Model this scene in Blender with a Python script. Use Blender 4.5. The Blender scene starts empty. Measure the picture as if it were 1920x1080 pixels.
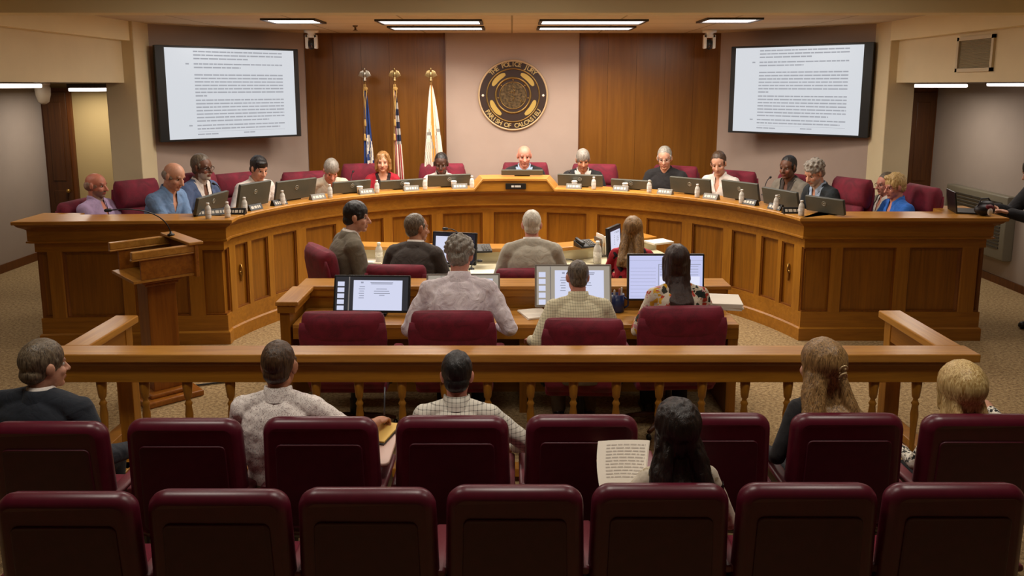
import bpy, bmesh, math, random
from mathutils import Vector, Matrix, Euler, noise
random.seed(7)
PI = math.pi
scene = bpy.context.scene
COL = scene.collection
# ------------------------------------------------------------------ camera
F = 1500.0; CAMH = 2.6; Y0 = 400.0; HZ = 160.0
PITCH = math.atan((Y0 - HZ) / F)
CP, SP = math.cos(PITCH), math.sin(PITCH)
cam_data = bpy.data.cameras.new('camera'); cam = bpy.data.objects.new('camera', cam_data); COL.objects.link(cam)
cam.location = (0, 0, CAMH); cam.rotation_euler = (PI / 2 - PITCH, 0, 0)
cam_data.sensor_width = 36; cam_data.sensor_fit = 'HORIZONTAL'; cam_data.lens = 36 * F / 1920
cam_data.shift_y = -(540 - Y0) / 1920; cam_data.clip_start = .05
scene.camera = cam

def ray(px, py):
    a = (px - 960) / F; b = (Y0 - py) / F
    return Vector((a, CP + b * SP, -SP + b * CP))
def atz(px, py, z):
    r = ray(px, py); t = (z - CAMH) / r.z
    return Vector((r.x * t, r.y * t, z))
def aty(px, py, y):
    r = ray(px, py); t = y / r.y
    return Vector((r.x * t, y, CAMH + r.z * t))
def proj(v):
    c = v[1] * CP - (v[2] - CAMH) * SP; u = v[1] * SP + (v[2] - CAMH) * CP
    return (960 + F * v[0] / c, Y0 - F * u / c)

# ------------------------------------------------------------------ materials
def lin(h):
    h = h.lstrip('#')
    return tuple(((c / 12.92) if c <= .04045 else ((c + .055) / 1.055) ** 2.4) for c in (int(h[i:i + 2], 16) / 255 for i in (0, 2, 4))) + (1,)
class NT:
    def __init__(s, name):
        s.m = bpy.data.materials.new(name); s.m.use_nodes = True
        s.t = s.m.node_tree; s.b = s.t.nodes['Principled BSDF']
    def n(s, typ, **kw):
        nd = s.t.nodes.new(typ)
        for k, v in kw.items():
            if k.startswith('i_'):
                nd.inputs[k[2:].replace('_', ' ')].default_value = v
            else: setattr(nd, k, v)
        return nd
    def l(s, a, b): s.t.links.new(a, b)
    def coord(s, scale=(1, 1, 1), kind='Object', rot=(0, 0, 0)):
        tc = s.n('ShaderNodeTexCoord'); mp = s.n('ShaderNodeMapping'); mp.inputs['Scale'].default_value = scale
        mp.inputs['Rotation'].default_value = rot
        s.l(tc.outputs[kind], mp.inputs['Vector']); return mp.outputs['Vector']
    def ramp(s, fac, stops):
        r = s.n('ShaderNodeValToRGB'); el = r.color_ramp.elements
        while len(el) < len(stops): el.new(.5)
        for e, (p, c) in zip(el, stops): e.position = p; e.color = lin(c) if isinstance(c, str) else c
        s.l(fac, r.inputs['Fac']); return r.outputs['Color']
    def bump(s, h, strength=.3, dist=.01):
        b = s.n('ShaderNodeBump'); b.inputs['Strength'].default_value = strength; b.inputs['Distance'].default_value = dist
        s.l(h, b.inputs['Height']); s.l(b.outputs['Normal'], s.b.inputs['Normal'])
_MC = {}
def plain(name, col, rough=.5, metal=0., emis=None, estr=0., spec=.5, nscale=0, namp=.12, alpha=1, bump=0.):
    if name in _MC: return _MC[name]
    k = NT(name); b = k.b
    b.inputs['Base Color'].default_value = lin(col); b.inputs['Roughness'].default_value = rough; b.inputs['Metallic'].default_value = metal
    b.inputs['Specular IOR Level'].default_value = spec
    if emis: b.inputs['Emission Color'].default_value = lin(emis); b.inputs['Emission Strength'].default_value = estr
    if nscale:
        nz = k.n('ShaderNodeTexNoise'); nz.inputs['Scale'].default_value = nscale; nz.inputs['Detail'].default_value = 4
        k.l(k.coord(), nz.inputs['Vector'])
        c = lin(col); lo = tuple(x * (1 - namp) for x in c[:3]) + (1,); hi = tuple(min(1, x * (1 + namp)) for x in c[:3]) + (1,)
        k.l(k.ramp(nz.outputs['Fac'], [(.3, lo), (.7, hi)]), b.inputs['Base Color'])
        if bump: k.bump(nz.outputs['Fac'], bump, .005)
    _MC[name] = k.m; return k.m
def wood(name, light, dark, scale=(30, 30, 1.6), rough=.38, ring=3.0):
    if name in _MC: return _MC[name]
    k = NT(name); v = k.coord(scale)
    nz = k.n('ShaderNodeTexNoise'); nz.inputs['Scale'].default_value = 1; nz.inputs['Detail'].default_value = 6; nz.inputs['Roughness'].default_value = .65
    nz.inputs['Distortion'].default_value = .6
    k.l(v, nz.inputs['Vector'])
    n2 = k.n('ShaderNodeTexNoise'); n2.inputs['Scale'].default_value = .7; n2.inputs['Detail'].default_value = 2
    v2 = k.coord((1.2, 1.2, .6)); k.l(v2, n2.inputs['Vector'])
    mx = k.n('ShaderNodeMix'); mx.data_type = 'FLOAT'; mx.inputs[0].default_value = .4
    k.l(nz.outputs['Fac'], mx.inputs[2]); k.l(n2.outputs['Fac'], mx.inputs[3])
    k.l(k.ramp(mx.outputs[0], [(.36, dark), (.62, light)]), k.b.inputs['Base Color'])
    k.b.inputs['Roughness'].default_value = rough
    k.bump(nz.outputs['Fac'], .06, .004)
    _MC[name] = k.m; return k.m
def fabric(name, col, dark=None, scale=350, rough=.85, folds=0., sheen=.05):
    if name in _MC: return _MC[name]
    k = NT(name); c = lin(col); d = lin(dark) if dark else tuple(x * .78 for x in c[:3]) + (1,)
    nz = k.n('ShaderNodeTexNoise'); nz.inputs['Scale'].default_value = scale; k.l(k.coord(), nz.inputs['Vector'])
    n2 = k.n('ShaderNodeTexNoise'); n2.inputs['Scale'].default_value = 9; n2.inputs['Detail'].default_value = 3; n2.inputs['Distortion'].default_value = 1.2; k.l(k.coord((1, 1, 1)), n2.inputs['Vector'])
    ad = k.n('ShaderNodeMix'); ad.data_type = 'FLOAT'; ad.inputs[0].default_value = .55; k.l(nz.outputs['Fac'], ad.inputs[2]); k.l(n2.outputs['Fac'], ad.inputs[3])
    k.l(k.ramp(ad.outputs[0], [(.36, d), (.6, c)]), k.b.inputs['Base Color'])
    k.b.inputs['Roughness'].default_value = rough
    if sheen: k.b.inputs['Sheen Weight'].default_value = sheen
    if folds:
        k.bump(n2.outputs['Fac'], folds, .03)
    _MC[name] = k.m; return k.m
def pattern(name, base, specs, scale, kind='voronoi', rough=.85):
    """printed cloth: kind voronoi (specs: list of (pos, col)) or check (line colour specs[0])"""
    if name in _MC: return _MC[name]
    k = NT(name)
    if kind == 'check':
        v = k.coord((scale, scale, scale)); sx = k.n('ShaderNodeSeparateXYZ'); k.l(v, sx.inputs[0])
        outs = []
        for ax in 'XZ':
            fr = k.n('ShaderNodeMath', operation='FRACT'); k.l(sx.outputs[ax], fr.inputs[0])
            lt = k.n('ShaderNodeMath', operation='LESS_THAN'); lt.inputs[1].default_value = specs[1]; k.l(fr.outputs[0], lt.inputs[0]); outs.append(lt.outputs[0])
        mxm = k.n('ShaderNodeMath', operation='ADD'); k.l(outs[0], mxm.inputs[0]); k.l(outs[1], mxm.inputs[1])
        ml = k.n('ShaderNodeMath', operation='MULTIPLY'); ml.inputs[1].default_value = .5; k.l(mxm.outputs[0], ml.inputs[0])
        k.l(k.ramp(ml.outputs[0], [(0, base), (1, specs[0])]), k.b.inputs['Base Color'])
    else:
        v = k.coord((1, 1, 1)); vo = k.n('ShaderNodeTexVoronoi'); vo.inputs['Scale'].default_value = scale; 
        nzz = k.n('ShaderNodeTexNoise'); nzz.inputs['Scale'].default_value = scale * .8
        k.l(v, nzz.inputs['Vector'])
        mxv = k.n('ShaderNodeMix'); mxv.data_type = 'VECTOR'; mxv.inputs[0].default_value = .04 if kind == 'voronoi' else .1
        k.l(v, mxv.inputs[4]); k.l(nzz.outputs['Color'], mxv.inputs[5])
        k.l(mxv.outputs[1], vo.inputs['Vector'])
        sp = k.n('ShaderNodeSeparateColor'); k.l(vo.outputs['Color'], sp.inputs[0])
        r = k.n('ShaderNodeValToRGB'); r.color_ramp.interpolation = 'CONSTANT'; el = r.color_ramp.elements
        while len(el) < len(specs): el.new(.5)
        for e, (p_, c_) in zip(el, specs): e.position = p_; e.color = lin(c_)
        k.l(sp.outputs[0], r.inputs['Fac'])
        st = k.n('ShaderNodeMath', operation='LESS_THAN'); st.inputs[1].default_value = .42 if kind == 'voronoi' else .55; k.l(vo.outputs['Distance'], st.inputs[0])
        mc = k.n('ShaderNodeMix'); mc.data_type = 'RGBA'; k.l(st.outputs[0], mc.inputs[0]); mc.inputs[6].default_value = lin(base); k.l(r.outputs['Color'], mc.inputs[7])
        k.l(mc.outputs[2], k.b.inputs['Base Color'])
    n2 = k.n('ShaderNodeTexNoise'); n2.inputs['Scale'].default_value = 9; n2.inputs['Detail'].default_value = 3; k.l(k.coord(), n2.inputs['Vector'])
    k.bump(n2.outputs['Fac'], .5, .03); k.b.inputs['Roughness'].default_value = rough
    _MC[name] = k.m; return k.m

# ------------------------------------------------------------------ mesh builder
class MB:
    def __init__(s): s.v = []; s.f = []; s.sm = []
    def add(s, vs, fs, smooth=False, M=None):
        o = len(s.v); s.v += [tuple(M @ Vector(v)) if M else tuple(v) for v in vs]
        s.f += [tuple(i + o for i in f) for f in fs]; s.sm += [smooth] * len(fs); return s
    def box(s, x0, x1, y0, y1, z0, z1, M=None):
        return s.add([(x0, y0, z0), (x1, y0, z0), (x1, y1, z0), (x0, y1, z0), (x0, y0, z1), (x1, y0, z1), (x1, y1, z1), (x0, y1, z1)],
                     [(0, 3, 2, 1), (4, 5, 6, 7), (0, 1, 5, 4), (1, 2, 6, 5), (2, 3, 7, 6), (3, 0, 4, 7)], False, M)
    def rings(s, rings, smooth=True, cap=True, closed=True, M=None):
        n = len(rings[0]); vs = [p for r in rings for p in r]; fs = []
        for i in range(len(rings) - 1):
            for j in range(n if closed else n - 1):
                a = i * n + j; b = i * n + (j + 1) % n
                fs.append((a, b, b + n, a + n))
        s.add(vs, fs, smooth, M)
        if cap:
            o = len(s.v) - len(vs)
            s.f.append(tuple(o + j for j in reversed(range(n)))); s.sm.append(False)
            s.f.append(tuple(o + (len(rings) - 1) * n + j for j in range(n))); s.sm.append(False)
        return s
    def lathe(s, prof, n=20, M=None, cap=True, smooth=True):
        return s.rings([[(r * math.cos(2 * PI * j / n), r * math.sin(2 * PI * j / n), z) for j in range(n)] for r, z in prof], smooth, cap, True, M)
    def tube(s, pts, r, n=8, M=None):
        pts = [Vector(p) for p in pts]; rr = r if isinstance(r, (list, tuple)) else [r] * len(pts); rings = []
        up = Vector((0, 0, 1))
        for i, p in enumerate(pts):
            d = (pts[min(i + 1, len(pts) - 1)] - pts[max(i - 1, 0)]).normalized()
            if abs(d.dot(up)) > .98: up = Vector((1, 0, 0))
            a = d.cross(up).normalized(); b = a.cross(d).normalized(); up = b
            rings.append([tuple(p + a * rr[i] * math.cos(2 * PI * j / n) + b * rr[i] * math.sin(2 * PI * j / n)) for j in range(n)])
        return s.rings(rings, True, True, True, M)
    def ell(s, c, r, M=None, nu=20, nv=12, rot=None):
        R = Matrix.Translation(Vector(c)) @ ((rot if isinstance(rot, Matrix) else Euler(rot).to_matrix()).to_4x4() if rot is not None else Matrix())
        if M: R = M @ R
        vs = [(0, 0, -r[2])]; fs = []
        for i in range(1, nv):
            t = PI * i / nv
            for j in range(nu):
                ph = 2 * PI * j / nu; vs.append((r[0] * math.sin(t) * math.cos(ph), r[1] * math.sin(t) * math.sin(ph), -r[2] * math.cos(t)))
        vs.append((0, 0, r[2])); k = len(vs) - 1
        for j in range(nu):
            fs.append((0, 1 + (j + 1) % nu, 1 + j)); b = 1 + (nv - 2) * nu; fs.append((k, b + j, b + (j + 1) % nu))
        for i in range(nv - 2):
            for j in range(nu):
                a = 1 + i * nu + j; b = 1 + i * nu + (j + 1) % nu; fs.append((a, b, b + nu, a + nu))
        return s.add(vs, fs, True, R)
    def cap(s, p0, p1, r0, r1, n=14, M=None):
        """tapered capsule"""
        p0, p1 = Vector(p0), Vector(p1); d = p1 - p0; L = d.length
        if L < 1e-6: return s.ell(p0, (r0, r0, r0), M)
        q = d.to_track_quat('Z', 'Y').to_matrix().to_4x4(); q.translation = p0
        prof = [(r0 * math.sin(t), -r0 * math.cos(t)) for t in (.08, .5, 1.0, PI / 2)] + [(r1 * math.cos(t), L + r1 * math.sin(t)) for t in (0, .57, 1.07, 1.49)]
        return s.lathe(prof, n, (M @ q) if M else q)
    def rbox(s, x0, x1, y0, y1, z0, z1, r=.02, M=None, seg=3, axis='Y'):
        """box with rounded profile (rounded rectangle extruded along axis, ends inset)"""
        dims = {'Y': (x0, x1, z0, z1, y0, y1), 'Z': (x0, x1, y0, y1, z0, z1), 'X': (y0, y1, z0, z1, x0, x1)}[axis]
        a0, a1, b0, b1, c0, c1 = dims
        def loop(ins, c):
            out = []
            rr = max(r - ins, .0005)
            for (cx, cy, st) in ((a1 - r, b0 + r, -PI / 2), (a1 - r, b1 - r, 0), (a0 + r, b1 - r, PI / 2), (a0 + r, b0 + r, PI)):
                for i in range(seg + 1):
                    t = st + PI / 2 * i / seg; u = cx + rr * math.cos(t); w = cy + rr * math.sin(t)
                    out.append({'Y': (u, c, w), 'Z': (u, w, c), 'X': (c, u, w)}[axis])
            return out
        e = min(r * .5, (c1 - c0) * .3)
        R = [loop(e, c0), loop(e * .3, c0 + e * .3), loop(0, c0 + e), loop(0, c1 - e), loop(e * .3, c1 - e * .3), loop(e, c1)]
        if axis == 'Y': R = R[::-1]
        return s.rings(R, True, True, True, M)
    def poly(s, pts, z0, z1, M=None):
        n = len(pts); vs = [(x, y, z0) for x, y in pts] + [(x, y, z1) for x, y in pts]
        return s.add(vs, [tuple(reversed(range(n))), tuple(range(n, 2 * n))] + [(i, (i + 1) % n, (i + 1) % n + n, i + n) for i in range(n)], False, M)
    def mesh(s, name):
        me = bpy.data.meshes.new(name); me.from_pydata(s.v, [], s.f)
        me.polygons.foreach_set('use_smooth', s.sm); me.update(); return me
    def build(s, name, mat, parent=None, loc=None, rot=None, bevel=0, sharp=True):
        me = s.mesh(name)
        bm = bmesh.new(); bm.from_mesh(me); bmesh.ops.recalc_face_normals(bm, faces=bm.faces); bm.to_mesh(me); bm.free()
        o = bpy.data.objects.new(name, me); COL.objects.link(o); me.materials.append(mat)
        if parent: o.parent = parent
        if loc is not None: o.location = loc
        if rot is not None: o.rotation_euler = rot
        if bevel:
            b = o.modifiers.new('bevel', 'BEVEL'); b.width = bevel; b.segments = 2; b.limit_method = 'ANGLE'; b.angle_limit = .9
        return o
def tag(o, label=None, cat=None, group=None, kind=None):
    if label: o['label'] = label
    if cat: o['category'] = cat
    if group: o['group'] = group
    if kind: o['kind'] = kind
    return o
def thing(name, label, cat, loc=(0, 0, 0), rz=0, group=None):
    o = bpy.data.objects.new(name, None); COL.objects.link(o); o.location = loc; o.rotation_euler = (0, 0, rz); o.empty_display_size = .1
    return tag(o, label, cat, group)
def copy_tree(o, loc=None, rz=None, label=None, group=None, parent=None):
    c = o.copy(); COL.objects.link(c)
    if parent: c.parent = parent
    if loc is not None: c.location = loc
    if rz is not None: c.rotation_euler = (0, 0, rz)
    if label: c['label'] = label
    if group: c['group'] = group
    for ch in KIDS(o): copy_tree(ch, parent=c)
    return c
def KIDS(o): return [x for x in COL.objects if x.parent == o]
def struct(mb, name, mat, bevel=0):
    return tag(mb.build(name, mat, bevel=bevel), kind='structure')
def face(T, d):   # rotation so local +Y points along d (2D)
    return math.atan2(-d[0], d[1])
# ------------------------------------------------------------------ people
def remesh(mb, vox, smooth=2, disp=None, cut=None):
    me = mb.mesh('tmp')
    o = bpy.data.objects.new('tmp', me); COL.objects.link(o)
    r = o.modifiers.new('r', 'REMESH'); r.mode = 'VOXEL'; r.voxel_size = vox; r.use_smooth_shade = True
    if smooth:
        sm = o.modifiers.new('s', 'SMOOTH'); sm.factor = .5; sm.iterations = smooth
    dg = bpy.context.evaluated_depsgraph_get(); ev = o.evaluated_get(dg)
    out = bpy.data.meshes.new_from_object(ev)
    bpy.data.objects.remove(o); bpy.data.meshes.remove(me)
    if disp:
        amp, freq, zs = disp
        nn = [v.normal.copy() for v in out.vertices]
        for v, n in zip(out.vertices, nn):
            c = v.co; q = Vector((c.x * freq, c.y * freq, c.z * freq * zs))
            v.co = c + n * (amp * noise.noise(q) + amp * .5 * noise.noise(q * 2.3))
    if cut:
        bm = bmesh.new(); bm.from_mesh(out)
        dead = [v for v in bm.verts if cut(v.co)[0]]
        bmesh.ops.delete(bm, geom=dead, context='VERTS')
        for v in bm.verts:
            if v.is_boundary:
                r = cut(v.co)
                if r[1] is not None: v.co = r[1]
        bm.to_mesh(out); bm.free()
    out.polygons.foreach_set('use_smooth', [True] * len(out.polygons))
    return out
def skin_mat():
    if 'skin' in _MC: return _MC['skin']
    k = NT('skin'); a = k.n('ShaderNodeVertexColor'); a.layer_name = 'Col'
    nz = k.n('ShaderNodeTexNoise'); nz.inputs['Scale'].default_value = 60; k.l(k.coord(), nz.inputs['Vector'])
    mx = k.n('ShaderNodeMix'); mx.data_type = 'RGBA'; mx.blend_type = 'MULTIPLY'; mx.inputs[0].default_value = .25
    k.l(a.outputs['Color'], mx.inputs[6]); k.l(k.ramp(nz.outputs['Fac'], [(.3, 'c8b0a8'), (.7, 'ffffff')]), mx.inputs[7])
    k.l(mx.outputs[2], k.b.inputs['Base Color']); k.b.inputs['Roughness'].default_value = .5
    k.b.inputs['Subsurface Weight'].default_value = .0
    _MC['skin'] = k.m; return k.m
def hair_mat(name, dark, light, sc=(150, 150, 10), rough=.42):
    nm = 'hair_' + name
    if nm in _MC: return _MC[nm]
    k = NT(nm); nz = k.n('ShaderNodeTexNoise'); nz.inputs['Scale'].default_value = 1; nz.inputs['Detail'].default_value = 4; nz.inputs['Distortion'].default_value = .8
    k.l(k.coord(sc), nz.inputs['Vector']); k.l(k.ramp(nz.outputs['Fac'], [(.35, dark), (.65, light)]), k.b.inputs['Base Color'])
    k.b.inputs['Roughness'].default_value = rough; k.bump(nz.outputs['Fac'], .5, .006); _MC[nm] = k.m; return k.m
_EYE = []
def eye_mesh():
    if _EYE: return _EYE[0]
    mb = MB().ell((0, 0, 0), (.0125, .0125, .0125), nu=14, nv=10, rot=(PI / 2, 0, 0)); me = mb.mesh('eye')
    me.materials.append(plain('eye_white', 'd8d0c8', .25)); me.materials.append(plain('iris', '2a1c14', .2))
    for p in me.polygons:
        if p.center.y > .0085: p.material_index = 1
    _EYE.append(me); return me
SKINS = {'fair': 'd09a7e', 'pink': 'd4907a', 'tan': 'b97f5f', 'brown': '6a432e', 'dark': '4a2d20', 'red': 'c97f66', 'mid': '8a5a40'}
def mul(c, k): return tuple(min(1, x * k) for x in c[:3]) + (1,)
def mixc(a, b, t): return tuple(a[i] * (1 - t) + b[i] * t for i in range(3)) + (1,)

def person(label, hpx, Y, floor, yaw, skin='fair', hair=None, hairc=None, lean=6, side=0, hunch=.03, hy=0, hp=5, hr=0,
           w=1.0, belly=1.0, fem=False, R=None, L=None, top=None, sleeves='long', jacket=None, pants=None, collar=True, jv=True,
           beard=None, glasses=False, vox=.0065, stand=False, group=None, scale=None, fold=.004, brow=None, curlR=.5, curlL=.5,
           shoe='1a1614', neckc=None, legs=True, polesR=None, polesL=None, headk=1.0, tie=None, openneck=True, hairw=None):
    yaw = math.radians(yaw); rd = math.radians
    sh = (.146 if fem else .166) * w; LEN = .53 if not fem else .515
    B = Vector((0, 0, .55 if not stand else .93)); le, si = rd(lean), rd(side)
    d = Vector((math.sin(si), math.sin(le) * math.cos(si), math.cos(le) * math.cos(si))).normalized()
    fwd = Vector((0, d.z, -d.y)).normalized(); lat = Vector((1, 0, 0))
    lat = (lat - d * lat.dot(d)).normalized()
    def sp(t):  # spine curve with hunched upper back
        return B + d * t + fwd * (hunch * (t / LEN) ** 2 - .02 * math.sin(PI * min(1, max(0, t / LEN))))
    N = sp(LEN)
    hd = Vector((math.sin(si * .7), math.sin(le * .8 + hunch * 2), math.cos(le * .8))).normalized()
    Hc = N + hd * .145 + Vector((0, .025 + .02 * math.sin(rd(hp)), -.01 * math.sin(rd(max(hp, 0)))))
    HM = Matrix.Translation(Hc) @ Euler((rd(-hp), rd(hr), rd(hy)), 'ZYX').to_matrix().to_4x4() @ Matrix.Scale(headk, 4)
    if fem: HM = HM @ Matrix.Scale(.95, 4)
    T = aty(hpx[0], hpx[1], Y)
    s = scale or (T.z - floor) / Hc.z
    rootz = T.z - Hc.z * s
    cy, sy = math.cos(yaw), math.sin(yaw)
    loc = Vector((T.x - s * (Hc.x * cy - Hc.y * sy), T.y - s * (Hc.x * sy + Hc.y * cy), rootz))
    SC = Matrix.Scale(s, 4)
    # ---- skeleton of limbs
    shoulders = {k: sp(LEN * .865) + lat * (k * sh) for k in (1, -1)}
    UP, FO = .285, .255
    def ik(S, Tg, pole):
        v = Tg - S; D = min(max(v.length, .12), (UP + FO) * .995); n = v.normalized()
        a = math.acos(max(-1, min(1, (UP * UP + D * D - FO * FO) / (2 * UP * D))))
        pl = (pole - n * pole.dot(n)).normalized()
        E = S + (n * math.cos(a) + pl * math.sin(a)) * UP
        return E, S + n * D
    arms = {}
    R = Vector(R or (.2, .36, .72)); L = Vector(L or (-.2, .36, .72))
    if stand and False: pass
    for k, Tg, po in ((1, R, polesR), (-1, L, polesL)):
        E, W = ik(shoulders[k], Tg, Vector(po or (k * .55, -.35, -1.0))); arms[k] = (shoulders[k], E, W)
    hips = {k: B + lat * (k * .088) for k in (1, -1)}
    if stand:
        knees = {k: Vector((k * .095, .03, .5)) for k in (1, -1)}; ank = {k: Vector((k * .1, -.02, .085)) for k in (1, -1)}
    else:
        knees = {k: Vector((k * .12, .42, .53)) for k in (1, -1)}; ank = {k: Vector((k * .12, .36, .09)) for k in (1, -1)}
    af = 1.0 if not fem else .82
    def ring(mb_rings, t, rx, ry, g, yo=0.0, n=28, e=2.4):
        c = sp(t) + fwd * yo; out = []
        for j in range(n):
            th = 2 * PI * j / n; ct, st = math.cos(th), math.sin(th)
            out.append(tuple(c + lat * ((rx + g) * math.copysign(abs(ct) ** (2 / e), ct)) + fwd * ((ry + g) * math.copysign(abs(st) ** (2 / e), st))))
        mb_rings.append(out)
    def torso(mb, g, lo=-.09, hi=1.0, neck=True):
        rs = []
        bl = belly
        prof = [(-.10, .13, .09, 0), (-.06, .165, .12, .0), (.02, .168 * (1 + (bl - 1) * .6), .122 * bl, .01 * bl), (.13, .150 * (1 + (bl - 1) * .7), .112 * bl, .018 * bl), (.25, .158 * w, .118 * (1 + (bl - 1) * .4), .015),
                (.36, .168 * w, .118, .01), (.43, .150 * w, .103, .0), (.475, .112 * w, .083, -.005), (.505, .085, .066, -.004), (.53, .062, .058, 0)]
        if fem:
            prof = [(-.10, .13, .09, 0), (-.06, .17, .12, 0), (.02, .165 * bl, .118 * bl, .005), (.13, .128 * bl, .098 * bl, .005), (.25, .138 * w, .11, .02),
                    (.33, .145 * w, .118, .028), (.41, .132 * w, .095, .005), (.46, .098 * w, .073, -.005), (.495, .07, .055, -.003), (.515, .052, .05, 0)]
        for t, rx, ry, yo in prof:
            if lo - 1e-4 <= t <= hi * LEN + 1e-4: ring(rs, t, rx, ry, g, yo)
        mb.rings(rs)
        for k in (1, -1):  # trapezius and deltoids
            S = shoulders[k]
            mb.cap(sp(LEN * .935) + lat * (k * .045), S + d * .004, (.054 + g) * (.85 if fem else 1), (.046 + g) * af, 14)
            mb.ell(S - d * .012, ((.053 + g) * af, (.058 + g) * af, (.060 + g) * af))
    def sleeve(mb, g, part):
        for k in (1, -1):
            S, E, W = arms[k]
            if part == 'short':
                mb.cap(S, S.lerp(E, .78), (.056 + g) * af, (.050 + g) * af, 16)
            else:
                mb.cap(S, E, (.056 + g) * af, (.043 + g) * af, 16); mb.ell(E, ((.044 + g) * af,) * 3)
                mb.cap(E, E.lerp(W, .93 if part == 'long' else .55), (.043 + g) * af, (.031 + g) * af, 16)
    # ---- body
    mb = MB()
    torso(mb, 0)
    mb.cap(N - hd * .05, HM @ Vector((0, -.018, -.06)), .060 * (1 if not fem else .82), .056 * (1 if not fem else .82), 18)
    for k in (1, -1):
        S, E, W = arms[k]
        mb.cap(S, E, .054 * af, .042 * af, 14); mb.cap(E, W, .043 * af, .028 * af, 14)
        if legs:
            mb.cap(hips[k], knees[k], .088, .058, 16); mb.cap(knees[k], ank[k], .056, .04, 16)
            mb.cap(ank[k] - Vector((0, .02, .04)), ank[k] + Vector((0, .13, -.055)), .038, .03, 12)
        # hand
        curl = curlR if k == 1 else curlL
        f = (W - E).normalized(); dn = Vector((0, 0, -1)); nrm = (dn - f * dn.dot(f)).normalized()
        if nrm.length < .1: nrm = Vector((0, 1, 0))
        sd = f.cross(nrm).normalized()      # across palm
        if sd.dot(Vector((k, 0, 0))) > 0: sd = -sd  # toward the thumb (medial)
        hs = .92 if fem else 1.0
        Rm = Matrix((sd, f, nrm)).transposed()
        mb.ell(W + f * .05 * hs, (.043 * hs, .056 * hs, .018 * hs), rot=Rm)
        for i, (off, ln) in enumerate(((.030, .074), (.010, .082), (-.011, .077), (-.031, .062))):
            p = W + f * .088 * hs + sd * off * hs; an = curl * .5; dirv = f
            for q, fr in enumerate((.45, .32, .23)):
                a2 = an + curl * .75 * q
                dv = (f * math.cos(a2) + nrm * math.sin(a2)) + sd * off * 1.4
                p2 = p + dv.normalized() * ln * fr * hs; mb.cap(p, p2, (.0092 - .0006 * q) * hs, (.0088 - .0006 * q) * hs, 8); p = p2
        p = W + f * .03 * hs + sd * .03 * hs
        for q, (ln, c1) in enumerate(((.045, .8), (.032, .5), (.026, .25))):
            dv = (sd * c1 + f * (1 - .3 * c1) + nrm * (.35 + .5 * curl * q)).normalized(); p2 = p + dv * ln * hs
            mb.cap(p, p2, (.0135 - .0015 * q) * hs, (.0115 - .0015 * q) * hs, 8); p = p2
    # head
    def H(*a): return HM @ Vector(a)
    mb.ell((0, -.012, .028), (.077, .096, .085), HM, 28, 18); mb.ell((0, .022, -.043), (.063, .066, .075), HM, 24, 16)
    jk = .9 if fem else 1.0
    mb.ell((0, .066, -.098), (.028 * jk, .022, .018), HM); mb.ell((0, -.01, -.065), (.058 * jk, .06, .05), HM)
    mb.cap(H(0, .084, .004), H(0, .108, -.034), .010, .0145); mb.ell((.012, .093, -.036), (.009, .011, .008), HM); mb.ell((-.012, .093, -.036), (.009, .011, .008), HM)
    mb.cap(H(-.036, .072, .022), H(.036, .072, .022), .0125, .0125)
    for k in (1, -1):
        mb.ell((k * .038, .056, -.032), (.024, .024, .026), HM)
        mb.ell((k * .078, -.008, -.008), (.011, .021, .033), HM, rot=(0, k * .15, -k * .35))
    mb.ell((0, .085, -.063), (.024, .010, .006), HM); mb.ell((0, .084, -.072), (.020, .010, .007), HM)
    me = remesh(mb, vox, 2)
    # colours
    sk = lin(SKINS.get(skin, skin)); HI = HM.inverted(); bc = lin(brow) if brow else (lin('5a4030')); bd = lin(beard) if beard else None
    att = me.color_attributes.new('Col', 'FLOAT_COLOR', 'POINT'); cols = []
    lipc = mixc(sk, lin('9a3f38'), .45 if not fem else .75)
    for v in me.vertices:
        c = sk
        if (v.co - Hc).length < .17:
            q = HI @ v.co
            if q.y > .035:
                if q.z < -.056 and q.z > -.079 and abs(q.x) < .026 and q.y > .07: c = lipc
                elif .014 < abs(q.x) < .052 and .018 < q.z - abs(q.x) * .05 < .031: c = mixc(sk, bc, .6)
                elif .014 < abs(q.x) < .048 and -.012 < q.z < .016: c = mul(sk, .86)  # eye socket shade painted into the skin colour
                elif .02 < abs(q.x) < .055 and -.05 < q.z < -.02: c = mixc(sk, lin('c86a58'), .2)
                if bd and q.z < -.045 and c is sk: c = mixc(sk, bd, .8)
                if bd and -.056 < q.z < -.044 and abs(q.x) < .035 and q.y > .08: c = bd
            elif bd and q.z < -.05 and q.y > -.005: c = mixc(sk, bd, .7)
        cols += c
    att.data.foreach_set('color', cols)
    me.transform(SC); me.name = 'person'
    ob = bpy.data.objects.new('person', me); COL.objects.link(ob); me.materials.append(skin_mat())
    ob.location = loc; ob.rotation_euler = (0, 0, yaw); tag(ob, label, 'person', group)
    def child(name, me2, mat, lab=None):
        me2.transform(SC); me2.name = name; o = bpy.data.objects.new(name, me2); COL.objects.link(o); o.parent = ob
        me2.materials.clear(); me2.materials.append(mat)
        if lab: o['label'] = lab
        return o
    def kid(name, mbx, mat, lab=None):
        me2 = mbx.mesh(name); bm = bmesh.new(); bm.from_mesh(me2); bmesh.ops.recalc_face_normals(bm, faces=bm.faces); bm.to_mesh(me2); bm.free()
        return child(name, me2, mat, lab)
    for k in (1, -1):
        e = bpy.data.objects.new('eye', eye_mesh()); COL.objects.link(e); e.parent = ob
        e.matrix_local = SC @ HM @ Matrix.Translation((k * .031, .0655, .002))
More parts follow.
